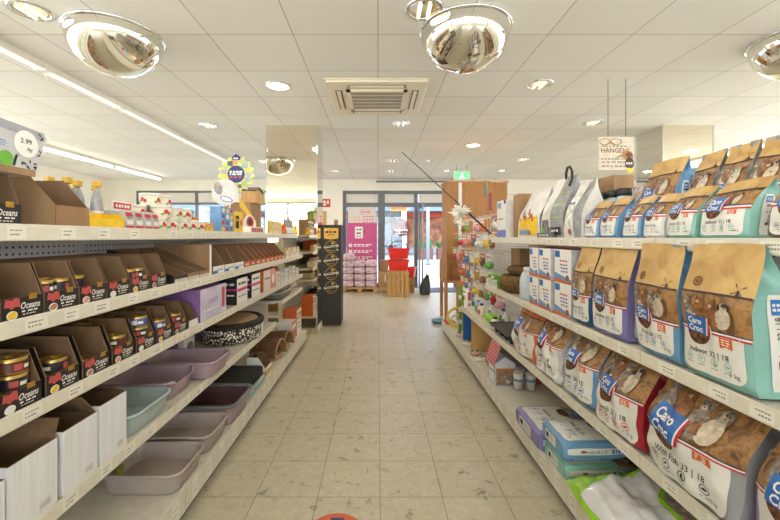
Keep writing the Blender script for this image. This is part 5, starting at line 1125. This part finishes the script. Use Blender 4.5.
# chews and collars scattered on the deck
def chew(label, x, y, rz, c1, c2, k):
    t = thing('chew_pack', label, 'pet toy', (x, y, R1), rz, 'small chew packs on the far bottom deck'); m = MB()
    loft(m, [[(px, py, z) for px, py in rrect(.11 * q, .075 * q, .02)] for z, q in ((0, .8), (.012, 1), (.03, .9), (.036, .6))], c1); m.build('pack', t)
    m = MB(); [m.lathe([(.0001, -.008), (.012, -.004), (.012, .004), (.0001, .008)], 10, (-.03 + .03 * i, (-1) ** i * .012, .034), c2) for i in range(3)]; m.build('chews', t)
r = random.Random(5); CC = [(TUBM, FURB), (WHITEP, REDP), (mat('pack_rose', (206, 170, 160), .5), INK), (mat('pack_sand', (196, 180, 150), .5), REDP)]
n = 0
for gy in range(8):
    for gx in range(2):
        if 4 <= gy <= 4: continue
        y = 3.42 + .17 * gy + (.05 if gx else 0) + (.02 if gy < 2 else 0)
        if abs(y - 3.72) < .07 or abs(y - 4.14) < .07 or y > 4.3: continue
        chew('small chew pack on the far bottom deck, %s from the viewer in the %s file' % (ORD[gy], ('aisle', 'inner')[gx]), .915 + .13 * gx, y, r.uniform(-.5, .5), *CC[n % 4], n); n += 1
m = MB(); m.box(-.07, .07, -.12, .12, 0, .012, mat('red_plate', (214, 84, 56), .5)); m.rect(lambda a, b_, e: (a, b_, .012 + e), -.05, .05, -.1, .1, CORAL, .001); tag(m.build('toy_plate', loc=(.925, 4.97, R1)), 'flat red plate at the shop door end of the bottom deck', 'plate')
# lower shelf, far part
BLKT = mat('black_plastic', (40, 40, 42), .35)
t = thing('seed_tray', 'black moulded tray with deep cups on the lower bag shelf beside the orange bag', 'tray', (1.0, 2.86, R2)); m = MB(); m.box(-.11, .11, -.23, .23, .05, .062, BLKT)
for i in range(2):
    for j in range(4): m.lathe([(.028, 0), (.042, .052)], 14, (-.052 + .104 * i, -.17 + .113 * j, 0), BLKT)
m.build('cup_plate', t); m = MB(); m.tube([(px, py, .06) for px, py in rrect(.225, .465, .03)], .006, BLKT, 6, True); m.build('rim', t)
GRS = noisemat('cat_grass', [(.3, (60, 92, 34)), (.7, (130, 160, 66))], 40, 4, .7, stretch=(3, 3, .4))
t = thing('grass_bag', 'green bag of cat grass leaning by the black tray', 'bag', (1.18, 2.70, R2)); m = MB(); m.lathe([(.05, 0), (.07, .03), (.068, .18), (.05, .24), (.02, .27)], 18, (0, 0, 0), GRS, sx=.7); m.build('bag_body', t); m = MB(); m.lathe([(.021, .265), (.03, .29)], 14, (0, 0, 0), CLR, sx=.7); m.build('tied_top', t)
t = thing('brush', 'bright lime green brush on the lower bag shelf', 'brush', (.985, 3.36, R2)); LG = mat('lime_plastic', (150, 214, 50), .4); m = MB(); loft(m, [[(px, py, z) for px, py in rrect(.07 * q, .26 * q, .03)] for z, q in ((.03, .9), (.045, 1), (.06, .95), (.066, .8))], LG); m.build('brush_body', t)
m = MB()
for i in range(8):
    for j in (-1, 1): m.box(j * .018 - .007, j * .018 + .007, -.10 + .027 * i - .008, -.10 + .027 * i + .008, 0, .032, LG)
m.build('bristles', t)
for i, (x, y, h, c) in enumerate(((.95, 3.14, .09, WHITE), (1.06, 3.20, .12, WHITE), (1.10, 3.40, .11, CLR), (.97, 3.62, .12, TUBM), (1.08, 3.66, .10, WHITE), (1.0, 3.86, .11, CLR))):
    t = thing('bottle', 'pale care bottle on the lower bag shelf, %s from the black tray' % ORD[i], 'bottle', (x, y, R2), 0, 'care bottles on the lower bag shelf'); m = MB(); m.lathe([(.030, 0), (.034, .006), (.034, h * .7), (.014, h * .86)], 18, (0, 0, 0), c)
    m.rect(lambda q, z, e: ((.0345 + e) * -math.cos(q), (.0345 + e) * math.sin(q), z), -.9, .9, h * .2, h * .55, [CORAL, LB, GREEN][i % 3], .0005, 8); m.build('bottle_body', t); m = MB(); m.lathe([(.016, h * .86), (.016, h)], 14, (0, 0, 0), [BLACKP, WHITE, BLUEP][i % 3]); m.build('cap', t)
# ================================================================ hanging toys past the shelves
t = thing('hook_panel', 'white wire hook panel full of hanging pet toys at the end of the bag shelves', 'display rack', (1.278, 3.262, .0)); WIRE = mat('white_wire', (206, 198, 182), .4)
m = MB()
for i in range(16): yy = .0 + i * 1.9 / 15; m.tube([(0, yy, .53), (0, yy, 1.47)], .0014, WIRE, 5)
for i in range(9): zz = .53 + i * .1175; m.tube([(0, 0, zz), (0, 1.9, zz)], .0014, WIRE, 5)
m.build('wire_grid', t)
for yy in (0, 1.9): m = MB(); m.box(-.01, .01, yy - .01, yy + .01, .525, 1.48, WIRE); m.build('frame_post', t)
rows = [(1.46, .22), (1.29, .26), (1.11, .27), (.93, .25), (.76, .20)]; hooks = []
for j, (zz, ln) in enumerate(rows):
    for i in range(8):
        y = .14 + .222 * i + (.06 if j % 2 else 0); l2 = ln + .03 * ((i * 3 + j) % 3)
        m = MB(); m.tube([(0, y, zz), (-l2, y, zz), (-l2 - .006, y, zz + .012)], .0032, WIRE, 6); m.build('hook', t); hooks.append((j, i, 3.262 + y, zz, l2))
TOYC = [mat('toy_' + n, c, .5, var=.1, scale=40) for n, c in (('red', (196, 50, 44)), ('yellow', (226, 190, 60)), ('orange', (230, 120, 40)), ('green', (96, 160, 70)), ('white', (226, 220, 206)), ('pink', (212, 150, 160)), ('brown', (140, 98, 60)), ('blue', (96, 130, 176)))]
TN = ['red', 'yellow', 'orange', 'green', 'white', 'pink', 'brown', 'blue']
ROWN = ['top', 'second', 'middle', 'fourth', 'lowest']
def toy(label, x, y, z, kind, c, c2, h):
    t = thing('hanging_toy_pack', label, 'pet toy', (x, y, z), 0, 'toys hanging on the hook panel')
    m = MB(); w = .084; m.box(-.0015, .0015, -w, w, -.055, -.004, [WHITEP, CORAL, TUBM][kind % 3]); mp = lambda a, b_, e: (a, -w - e, b_)
    q = lambda a, b_, e: (-.0015 - e, a, b_); m.rect(q, -w * .8, w * .8, -.04, -.018, c2, .0008); m.bars(q, -w * .6, w * .6, -.029, .008, WHITEP, .0014, 3); m.build('header_card', t)
    m = MB()
    if kind == 0: m.lathe([(.0001, -.035), (.025, -.025), (.035, 0), (.025, .025), (.0001, .035)], 16, (0, 0, -.10), c, sx=1.3, sy=1.3)
    elif kind == 1:
        m.tube([(0, -.02, -.05), (0, .015, -.075), (0, -.015, -.10), (0, .01, -h + .01)], [.022, .027, .026, .018], c, 8); m.lathe([(.0001, -.02), (.022, 0), (.0001, .02)], 10, (0, .012, -h + .01), c2)
    elif kind == 2: loft(m, [[(px, py, z) for px, py in rrect(.03 * k, .12 * k, .012)] for z, k in ((-h, .6), (-h + .02, 1), (-.07, 1), (-.05, .8))], c); m.lathe([(.0001, -.02), (.018, -.0), (.0001, .02)], 10, (-.012, .02, -.1), c2)
    else:
        for a in (-.04, 0, .04): m.tube([(0, a, -.055), (0, a * 1.2, -h)], .016, [c, c2, c][int(a * 30) % 3], 8)
    m.build('toy', t); return t
r = random.Random(21)
for j, i, y, zz, ln in hooks:
    if j == 0 and i in (2, 5): continue
    k = (i * 3 + j * 5 + 1) % 8; k2 = (k + 3) % 8; kind = (i + j * 2) % 4
    toy('%s pet toy in the %s row of the hook panel, %s from the viewer' % (TN[k], ROWN[j], ORD[i]), 1.278 - ln + .03, y, zz - .011, kind, TOYC[k], TOYC[k2], .12 + .015 * r.random())
# green and yellow tube toys standing on the deck end
for i, (x, y, c, c2, h) in enumerate(((.93, 4.42, TOYC[3], WHITE, .55), (1.02, 4.36, TOYC[0], WHITE, .48), (1.10, 4.50, TOYC[7], WHITE, .50), (.99, 4.56, TOYC[1], TOYC[3], .52))):
    t = thing('cat_wand', '%s cat wand tube standing at the end of the bag shelves' % ('green and white', 'red and white', 'blue and white', 'yellow and green')[i], 'pet toy', (x, y, R1), 0, 'cat wand tubes'); m = MB(); m.tube([(0, 0, 0), (.01, .0, h * .5), (.02 - .01 * i, 0, h)], .018, c, 10); m.build('tube', t)
    m = MB(); [m.lathe([(.02, h * q), (.02, h * q + .05)], 12, (.01, 0, 0), c2) for q in (.2, .45, .7)]; m.build('print_band', t)
t = thing('ring_toy', 'yellow ring toy standing upright near the wooden cabinet', 'pet toy', (.955, 4.72, R1), 0); m = MB(); m.tube([(.03 * math.sin(a), .10 * math.cos(a) * 0 + .0, .13) if False else (.105 * math.cos(a), .02 * math.sin(a), .122 + .105 * math.sin(a)) for a in [2 * PI * i / 28 for i in range(28)]], .016, TOYC[1], 8, True); m.build('ring', t)
m = MB(); m.tube([(.06 * math.cos(a), .012 * math.sin(a), .09 + .06 * math.sin(a)) for a in [2 * PI * i / 24 for i in range(24)]], .013, TOYC[4], 8, True); m.build('inner_ring', t)
# feather wand on its long rod
a = at(402, 152, 3.1); b_ = at(486, 229, 3.28)
p0_, p1_ = Vector((a[0], 3.1, a[1])), Vector((b_[0], 3.28, b_[1]))
t = thing('hanging_feather_wand', 'long black cat wand with a white feather tuft jutting into the aisle', 'pet toy', p1_); m = MB(); m.tube([p0_ - p1_, (p0_ - p1_) * .5, Vector((0, 0, 0))], [.003, .0045, .006], BLACKP, 6); m.tube([(p0_ - p1_) * .22, Vector((.05, .03, -.04))], .009, BLACKP, 8); m.build('rod', t)
m = MB(); FEA = mat('white_feather', (238, 232, 220), .8); r = random.Random(2); c0 = (p0_ - p1_) * .30 + Vector((-.02, -.03, -.05))
for i in range(80):
    d_ = Vector((r.uniform(-1, 1), r.uniform(-1, 1), r.uniform(-1, 1))).normalized() * r.uniform(.05, .105); n_ = d_.cross(Vector((r.random(), r.random(), r.random()))).normalized() * .013
    m.face([c0, c0 + d_ * .5 + n_, c0 + d_, c0 + d_ * .5 - n_], FEA)
m.build('feather_tuft', t)
m = MB(); m.lathe([(.0001, -.03), (.03, 0), (.0001, .03)], 12, c0 + Vector((-.03, -.05, -.09)), TUBM); m.lathe([(.0001, -.014), (.014, 0), (.0001, .014)], 10, c0 + Vector((-.05, -.08, -.10)), TOYC[7]); m.build('tag_ball', t)
t = thing('hanging_fish_toy', 'grey green fish toy with dark red tail tag hanging before the wooden cabinet', 'pet toy', (1.10, 3.95, 1.76)); m = MB(); m.lathe([(.0001, -.09), (.035, -.04), (.04, .0), (.025, .06), (.0001, .10)], 14, (0, 0, -.02), mat('fish_green', (120, 124, 96), .5), sx=.6); m.build('body', t); m = MB(); m.box(.03, .06, -.004, .004, -.24, -.06, mat('tag_maroon', (130, 44, 52), .5)); m.build('tag', t); m = MB(); m.tube([(0, 0, .075), (.05, .0, .06), (.18, 0, .05)], .003, WIRE, 6); m.build('hanger', t)

# ================================================================ wooden cabinet
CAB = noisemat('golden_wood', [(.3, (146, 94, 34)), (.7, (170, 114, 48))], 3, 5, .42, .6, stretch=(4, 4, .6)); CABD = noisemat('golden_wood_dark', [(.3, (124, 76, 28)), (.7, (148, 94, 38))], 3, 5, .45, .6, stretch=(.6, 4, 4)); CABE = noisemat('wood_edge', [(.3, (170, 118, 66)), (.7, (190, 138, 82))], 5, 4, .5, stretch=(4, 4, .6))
t = thing('wooden_cabinet', 'tall golden wooden cabinet on legs standing before the shop door', 'cabinet', (1.02, 5.75, 0))
m = MB(); m.box(0, .90, 0, .42, 1.0, 2.08, CAB, {'-x': CABE}); m.box(-.02, .92, -.012, .44, 2.06, 2.085, CABE); m.build('upper_body', t, .003)
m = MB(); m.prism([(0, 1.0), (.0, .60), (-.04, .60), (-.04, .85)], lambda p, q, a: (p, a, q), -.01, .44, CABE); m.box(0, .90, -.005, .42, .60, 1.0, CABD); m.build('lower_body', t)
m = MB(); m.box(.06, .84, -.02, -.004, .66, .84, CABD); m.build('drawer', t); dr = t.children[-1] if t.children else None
m = MB(); m.lathe([(.0001, 0), (.016, .006), (.012, .02), (.0001, .026)], 12, (.30, -.02, .75), BLACKP, rot=Matrix.Rotation(PI2, 3, 'X')); m.build('knob', C.objects['drawer'])
m = MB(); m.box(-.03, .92, -.02, .44, .565, .60, CABE); m.build('stand_top', t)
for x, y in ((-.01, 0), (.88, 0), (-.01, .40), (.88, .40), (.17, 0)):
    m = MB(); m.prism([(-.022, 0), (.022, 0), (.026, .565), (-.026, .565)], lambda p, q, a: (x + p, y + a, q), -.02, .02, CABE); m.build('leg', t)
m = MB(); m.box(.175, .225, -.006, 0, 1.02, 2.06, mat('aluminium_strip', (190, 186, 178), .35, .4)); m.build('strip', t)
t = thing('pet_bag', 'folded black pet bag on the floor beside the wooden cabinet', 'bag', (1.02, 8.45, 0)); m = MB(); loft(m, [[(px + .03 * q, py, z) for px, py in rrect(.22 * k, .3 * k, .06)] for z, k, q in ((0, .85, 0), (.05, 1, 0), (.22, .9, .5), (.36, .5, 1.5), (.42, .25, 2))], mat('black_nylon', (52, 52, 54), .7, bmp=.3)); m.build('bag_body', t); m = MB(); m.tube([(.03, -.05, .40), (.06, -.02, .47), (.06, .04, .47), (.04, .06, .40)], .008, BLACKP, 6); m.build('handle', t)
m = MB(); m.lathe([(.06, 0), (.075, .006), (.105, .05), (.098, .052), (.07, .012), (.0001, .01)], 28, (0, 0, 0), mat('water_blue', (110, 150, 176), .3)); tag(m.build('pet_bowl', loc=(.87, 5.62, 0)), 'pale blue pet bowl on the floor at the end of the bag shelves', 'bowl')

# ================================================================ display stand by the column
t = thing('display_stand', 'tall black display stand with gold badges beside the mirrored column', 'display stand', (-.655, 5.42, 0)); BST = mat('stand_black', (40, 36, 30), .5, var=.1)
m = MB(); m.box(-.13, .135, 0, .38, 0.02, 1.42, BST); m.box(-.125, .13, .01, .37, 0, .02, KICK); m.build('carcass', t, .004)
mp = front(0); m = MB(); m.rect(mp, -.10, .10, 1.23, 1.375, GOLD, .002); m.flat(mp, [(-.10, 1.23), (0, 1.215), (.10, 1.23)], GOLD, .002); m.bars(mp, -.08, .08, 1.32, .03, BST, .003, 3); m.bars(mp, -.05, .05, 1.28, .012, BST, .003, 2); m.build('gold_plate', t)
for i in range(4):
    z = 1.115 - .19 * i; m = MB(); m.ring(mp, 0.0, z, .086, .086, .007, GOLD, .002, 32); m.ell(mp, .02, z + .05, .02, .02, GOLD, .002, 12); m.grid(lambda u, v: mp(u, z + .012 * u / .1 - .012 + .028 * v, .004), [-.105, -.05, 0, .05, .105], [0, 1], mat('badge_band', (206, 198, 180), .5)); m.bars(mp, -.085, .085, z + .002, .010, BST, .006, 4); m.bars(mp, -.05, .04, z - .05, .008, GOLD, .003, 3); m.build('badge', t)
m = MB(); m.ell(mp, .09, 1.07, .010, .010, WHITE, .003); m.build('lock', t)
for i, (x, h) in enumerate(((-1.13, 1.80), (-.90, 1.62))):
    m = MB(); m.box(-.04, .04, -.02, .02, 0, h, [WOOD, CARD][i % 2]); tag(m.build('wooden_plank', loc=(x, 8.2 + .1 * i, 0)), 'upright brown plank behind the black display stand, %s' % ('below the fire sign', 'nearest the pink poster')[i], 'plank', 'planks behind the display stand')

# ================================================================ shop window goods
PINKP = mat('pink_poster', (196, 82, 136), .5, var=.03)
t = thing('poster_board', 'pink poster board with white list standing behind the pink bags', 'poster', (-.385, 9.35, .12)); m = MB(); m.box(-.365, .36, 0, .02, 0, 1.47, PINKP); mp = front(0)
m.rect(mp, -.17, .02, 1.10, 1.38, WHITEP, .002); m.bars(mp, -.14, -.01, 1.31, .03, INK, .003, 2); m.bars(mp, -.13, -.02, 1.22, .04, INK, .003, 2); m.bars(mp, -.14, -.01, 1.15, .02, INK, .003, 3)
m.ell(mp, .06, 1.28, .035, .05, mat('rose_grey', (150, 90, 120), .5), .002)
for z in (.93, .78, .63): m.ell(mp, -.28, z, .045, .045, WHITEP, .002, 16); m.flat(mp, [(-.30, z), (-.285, z - .02), (-.255, z + .025), (-.285, z - .004)], PINKP, .003); m.bars(mp, -.2, .28, z + .018, .022, WHITEP, .002, 5); m.bars(mp, -.2, .18, z - .018, .022, WHITEP, .002, 4)
m.build('board', t); m = MB(); m.box(-.34, -.28, 0, .2, -.12, 0, PINKP); m.box(.28, .34, 0, .2, -.12, 0, PINKP); m.build('foot', t)
m = MB(); m.box(-.355, .355, 0, .004, 0, .50, mat('white_poster', (222, 214, 206), .6)); mp = front(0); RW = mat('rose_line', (206, 120, 130), .5)
m.ring(mp, .08, .37, .14, .07, .012, RW, .001, 28); m.bars(mp, -.02, .2, .375, .05, RW, .001, 4)
for z in (.24, .17, .10): m.bars(mp, -.22, -.03, z, .03, mat('gold_line', (206, 176, 120), .5), .001, 3); m.bars(mp, .03, .3, z + .02, .03, RW, .001, 4)
m.rect(mp, .0, .006, .0, .5, RW, .0008); tag(m.build('hanging_poster', loc=(-.395, YF + .035, 1.50)), 'pale poster with rose lettering on the glass above the pink poster board', 'poster')
PALW = noisemat('pallet_wood', [(.3, (176, 136, 84)), (.7, (206, 168, 116))], 7, 4, .75, .4, stretch=(1, 6, 6)); CRW = noisemat('crate_wood', [(.3, (170, 124, 70)), (.7, (208, 164, 104))], 7, 4, .7, .4, stretch=(6, 6, 1))
def pallet(label, x, y, w, d):
    t = thing('pallet', label, 'pallet', (x, y, 0), 0, 'wooden pallets by the shop window')
    m = MB(); n = 6
    for i in range(n): a = -w / 2 + w * i / n; m.box(a + .008, a + w / n - .008, 0, d, .105, .125, PALW)
    m.build('deck_board', t)
    m = MB()
    for yy in (0, d / 2 - .04, d - .08): m.box(-w / 2, w / 2, yy, yy + .08, .085, .105, PALW); m.box(-w / 2, w / 2, yy, yy + .08, 0, .018, PALW)
    m.build('stringer', t); m = MB()
    for i in range(3):
        for yy in (0, d / 2 - .04, d - .08): a = -w / 2 + (w - .10) * i / 2; m.box(a, a + .10, yy, yy + .08, .018, .085, PALW)
    m.build('block', t)
pallet('wooden pallet under the stack of pink litter bags', -.41, 8.68, .80, .60)
LPK = noisemat('litter_pink', [(.35, (204, 132, 170)), (.5, (214, 186, 200)), (.65, (226, 214, 218))], 9, 3, .35); LWH = mat('litter_white', (226, 218, 218), .35, var=.1, scale=14)
lb = None
for l in range(5):
    for i in range(3):
        if l == 4 and i != 0 : continue
        if lb is None:
            lb = thing('litter_bag', 'x', 'bag of litter'); m = MB()
            loft(m, [[(px, py, z) for px, py in rrect(.25 * k, .40 * k, .05)] for z, k in ((0, .86), (.03, .98), (.08, 1), (.125, .92), (.148, .72))], LPK); m.build('bag_body', lb)
            m = MB(); q = lambda a, b_, e: (a, -.203 - e + .10 * max(0, b_ - .09), b_); m.rect(q, -.10, .10, .02, .06, LWH, .004, 4, 3); m.rect(q, -.10, .02, .075, .11, LWH, .006, 3, 3); m.bars(q, -.08, .09, .042, .016, PINKP, .006, 4); m.bars(q, .03, .10, .095, .02, PINKP, .008, 2); m.build('print', lb); o = lb
        else: o = copy_tree(lb)
        o['label'] = 'pink and white litter bag on the pallet, layer %s from below, %s' % (ORD[l], ('away from the door', 'middle stack', 'nearest the door')[i]); o['group'] = 'pink litter bags on the pallet'
        o.location = (-.41 + .256 * (i - 1), 8.92, .126 + l * .15); o.rotation_euler = (0, 0, .0)
# crates and red baskets
def crate(label, x, y, w, d, h, up=True, rz=0):
    t = thing('wooden_crate', label, 'crate', (x, y, 0), rz, 'wooden crates by the shop door'); n = 5
    m = MB()
    for y0 in (0, d - .016):
        m = MB()
        for i in range(n): a = -w / 2 + w * i / n; m.box(a + .007, a + w / n - .007, y0, y0 + .016, 0, h, CRW)
        m.build('slat_face', t)
    for x0 in (-w / 2, w / 2 - .016):
        m = MB()
        for i in range(n): a = d * i / n; m.box(x0, x0 + .016, a + .007, a + d / n - .007, 0, h, CRW)
        m.build('slat_side', t)
    m = MB(); m.box(-w / 2 + .016, w / 2 - .016, .016, d - .016, h - .02, h, CRW); m.build('top_board', t)
    for zz in (.03, h - .07): m = MB(); m.box(-w / 2 - .01, w / 2 + .01, -.012, -.0, zz, zz + .04, CRW); m.build('batten', t)
crate('upright wooden crate carrying the red shopping baskets', .42, 8.07, .44, .40, .54)
crate('wooden crate behind the baskets, toward the pink bags', .14, 8.72, .25, .38, .46); crate('wooden crate behind the basket crate on the door side', .63, 8.62, .36, .40, .34)
carton('carton', 'brown carton standing on the crate beside the pink bags', 'carton', .20, .25, .26, CARD, CARD, (.135, 8.80, .4605), 0)
RB = mat('basket_red', (226, 46, 34), .35, var=.03)
def basket(label, x, y, z, rz, hup):
    t = thing('shopping_basket', label, 'shopping basket', (x, y, z), rz, 'red shopping baskets'); w, d, h = .46, .32, .22
    R = lambda k, zz, o=0: [(px, py, zz) for px, py in rrect(w * k + 2 * o, d * k + 2 * o, .05)]
    m = MB(); loft(m, [R(.80, 0), R(.82, .01), R(.96, h - .03), R(.965, h)], RB, cap1=False); loft(m, [R(.965, h, -.004), R(.82, .014, -.004)], RB, cap0=False); m.build('basin', t)
    m = MB(); loft(m, [R(.965, h - .028), R(1.02, h - .026), R(1.03, h), R(.965, h + .002, -.004)], RB, cap0=False, cap1=False); m.build('rim', t)
    for s_ in (-1, 1):
        m = MB(); pts = [(.2 * math.cos(a), s_ * (.03 + .04 * (1 - math.sin(a))), h + (.15 if hup else .012) * math.sin(a)) for a in [PI * i / 12 for i in range(13)]]; m.tube(pts, .008, BLACKP if hup else RB, 8); m.build('handle', t)
basket('red shopping basket standing on the wooden crate', .43, 8.27, .5405, .0, False); basket('red shopping basket with raised black handles stacked on the other basket', .44, 8.27, .7905, .08, True)
basket('red shopping basket on the low crate by the door post', .70, 8.82, .3405, 1.4, False)
m = MB(); m.box(-.45, .45, -.4, .4, 0, .012, mat('door_mat', (84, 88, 96), .95, var=.2, scale=80)); tag(m.build('door_mat', loc=(1.53, 9.12, 0.0005)), 'dark grey door mat inside the open doorway', 'mat')
m = MB(); m.lathe([(.12, 0), (.12, .0015)], 40, (0, 0, 0), mat('floor_sticker', (206, 96, 54), .5)); m.text(lambda a, b_, e: (a, b_, .0015 + e), '1,5 m', 0, .03, .03, WHITEP, .001); m.rect(lambda a, b_, e: (a, b_, .0015 + e), -.03, .03, .055, .09, NAVY, .001)
tag(m.build('floor_sticker', loc=(-.18, 1.63, .0)), 'round orange sticker on the tiled floor at the lower picture edge', 'sticker')

# ================================================================ the street
PAVE = mat('pavement', (158, 154, 147), .8, var=.05, scale=3); m = MB(); m.box(-30, 30, YF + .2, 46, -.12, -.02, PAVE); struct(m.build('street_ground'))
FAC = mat('facade_pale', (136, 146, 158), .7); t = thing('street_arcade_building', 'pale arcade shop building across the street with orange shopfronts', 'building', (2, 26, 0))
m = MB(); m.box(-30, 22, 3, 9, 0, 9, FAC); m.box(-30, 22, 0, 3, 3.1, 3.5, FAC); m.build('wall', t)
m = MB(); m.box(-30, 22, -.1, 0, 3.0, 3.6, mat('fascia_blue', (84, 106, 134), .5)); m.build('fascia', t)
for i in range(9):
    m = MB(); m.box(-14 + 3.4 * i, -13.7 + 3.4 * i, 0, .3, 0, 3.1, WHITEM); m.build('pillar', t)
for i in range(8):
    m = MB(); m.box(-13.4 + 3.4 * i, -10.8 + 3.4 * i, 2.9, 3, .5, 2.7, [mat('shop_teal', (70, 96, 112), .3), mat('shop_brown', (112, 68, 42), .5, var=.6, scale=2.5), mat('shop_blue', (40, 58, 92), .3)][i % 3]); m.build('window', t)
    m = MB(); m.box(-13.6 + 3.4 * i, -10.6 + 3.4 * i, 2.5, 3, 2.72, 3.05, [mat('awning_orange', (176, 62, 30), .5), mat('awning_grey', (120, 132, 146), .5)][i % 2]); m.build('awning', t)
for i, x in enumerate((2.6, 3.85)):
    t = thing('planter', 'brick planter with leafy plants across the street, %s' % ('behind the lamp post', 'farther from the shop door')[i], 'planter', (x, 22, -.02), 0, 'planters across the street'); m = MB(); m.box(-.5, .5, -.3, .3, 0, .62, mat('planter_brick', (96, 56, 48), .8)); m.build('box', t)
    m = MB(); r = random.Random(i)
    for k in range(60): p = Vector((r.uniform(-.45, .45), r.uniform(-.25, .25), .62)); q = p + Vector((r.uniform(-.2, .2), r.uniform(-.15, .15), r.uniform(.1, .5))); m.face([p, q + Vector((.05, 0, -.05)), q + Vector((0, 0, .05)), q + Vector((-.05, 0, -.05))], mat('planter_leaf', (52, 84, 36), .6))
    m.build('foliage', t)
t = thing('lamp_post', 'pale blue grey post on the pavement outside the open door', 'post', (2.26, 17.5, -.02)); m = MB(); m.tube([(0, 0, 0), (0, 0, 4)], .07, mat('post_blue', (120, 136, 156), .5), 12); m.build('pole', t); m = MB(); m.lathe([(.13, 0), (.11, .12), (.07, .16)], 16, (0, 0, 0), GREYF); m.build('foot', t)
t = thing('shop_sign', 'maroon shield shaped shop sign outside the fixed window', 'sign', (.68, 11.2, 1.28)); MAR = mat('sign_maroon', (112, 46, 46), .5)
m = MB(); m.prism([(-.26, .12), (-.14, .04), (-.12, 0), (.12, 0), (.14, .04), (.26, .12), (.22, .34), (.10, .50), (-.10, .50), (-.22, .34)], lambda p, q, a: (p, a, q), -.02, .02, MAR); mp = front(-.02); m.bars(mp, -.2, .2, .17, .06, WHITEP, .002, 6); m.bars(mp, -.16, .16, .07, .03, WHITEP, .002, 4); m.build('board', t)
m = MB(); m.tube([(0, 0, -1.3), (0, 0, 0)], .025, GREYF); m.lathe([(.2, -1.3), (.2, -1.27)], 20, (0, 0, 0), GREYF); m.build('post', t)
t = thing('shop_sign', 'yellow rectangular sign with red letters hanging outside the fixed window', 'sign', (.67, 12.4, 2.08)); m = MB(); m.box(-.28, .28, -.02, .02, 0, .18, mat('sign_yellow', (176, 128, 34), .5)); m.bars(front(-.02), -.23, .23, .10, .07, REDP, .002, 7); m.build('board', t); m = MB(); m.tube([(-.2, 0, .18), (-.2, 0, 1.1)], .01, GREYF); m.tube([(.2, 0, .18), (.2, 0, 1.1)], .01, GREYF); m.build('hanger', t)
t = thing('coat_stand', 'black stand with cross arms just outside the fixed window', 'stand', (.38, 10.6, -.02)); m = MB(); m.tube([(0, 0, 0), (0, 0, 1.85)], .04, BLACKP, 10); m.lathe([(.22, 0), (.22, .03), (.05, .06)], 20, (0, 0, 0), BLACKP); m.build('post', t)
m = MB(); m.tube([(-.3, -.05, 1.62), (0, 0, 1.70), (.3, .05, 1.66)], .025, BLACKP, 8); m.tube([(-.05, -.25, 1.68), (0, 0, 1.68), (.05, .25, 1.70)], .025, BLACKP, 8); m.lathe([(.06, 1.72), (.075, 1.78), (.03, 1.9)], 12, (0, 0, 0), BLACKP); m.build('arms', t)

# ================================================================ the aisles on either side (seen in the round mirrors)
def side_unit(label, s, xb, ys, name):
    gondola('shelf_unit', label, s, xb, [(.15, xb + s * .47, ys, .108, .153), (.55, xb + s * .42, ys, .045, .554), (.88, xb + s * .42, ys, .045, .884), (1.165, xb + s * .42, ys, .045, 1.169)], [(a, c, .15, 1.24) for a, c in zip(ys[:-1], ys[1:])], [(y, 1.24) for y in ys], (ys[0],))  # uppermost shelf added to block the rear window's glare in the column mirror
    r = random.Random(len(name)); n = 0
    for lv, z in enumerate((.151, .551, .881)):
        y = ys[0] + .10
        while y < ys[-1] - .62:
            w = r.uniform(.42, .58); h = r.uniform(.16, .255); k = r.randrange(8); k2 = (k + 2) % 8
            carton('carton', '%s carton on the %s shelf of the %s, %s along' % (TN[k], ('bottom', 'middle', 'upper')[lv], name, ORD[n % 13]), 'carton', w, .30, h, TOYC[k], TOYC[k2], (xb + s * .40, y + w / 2, z), s * PI2, art_stripes(TOYC[(k + 4) % 8]), 'cartons in the %s' % name)
            y += w + .05; n += 1
        n = 0
side_unit('shelf unit standing back to back with the tin shelves', -1, -1.362, [-1.15, -.20, .75, 1.70, 2.65, 3.60, 4.55], 'unit behind the tins')
side_unit('shelf unit standing back to back with the pet food bag shelves', 1, 1.362, [-.585, .365, 1.315, 2.266, 3.22, 4.17], 'unit behind the bags')
side_unit('shelf unit across the neighbouring aisle beyond the tin shelves', 1, -3.75, [-.20, .75, 1.70, 2.65, 3.60, 4.55], 'unit across the window aisle')
side_unit('shelf unit across the neighbouring aisle beyond the bag shelves', -1, 3.55, [-.585, .365, 1.315, 2.266, 3.22, 4.17], 'unit across the batten aisle')
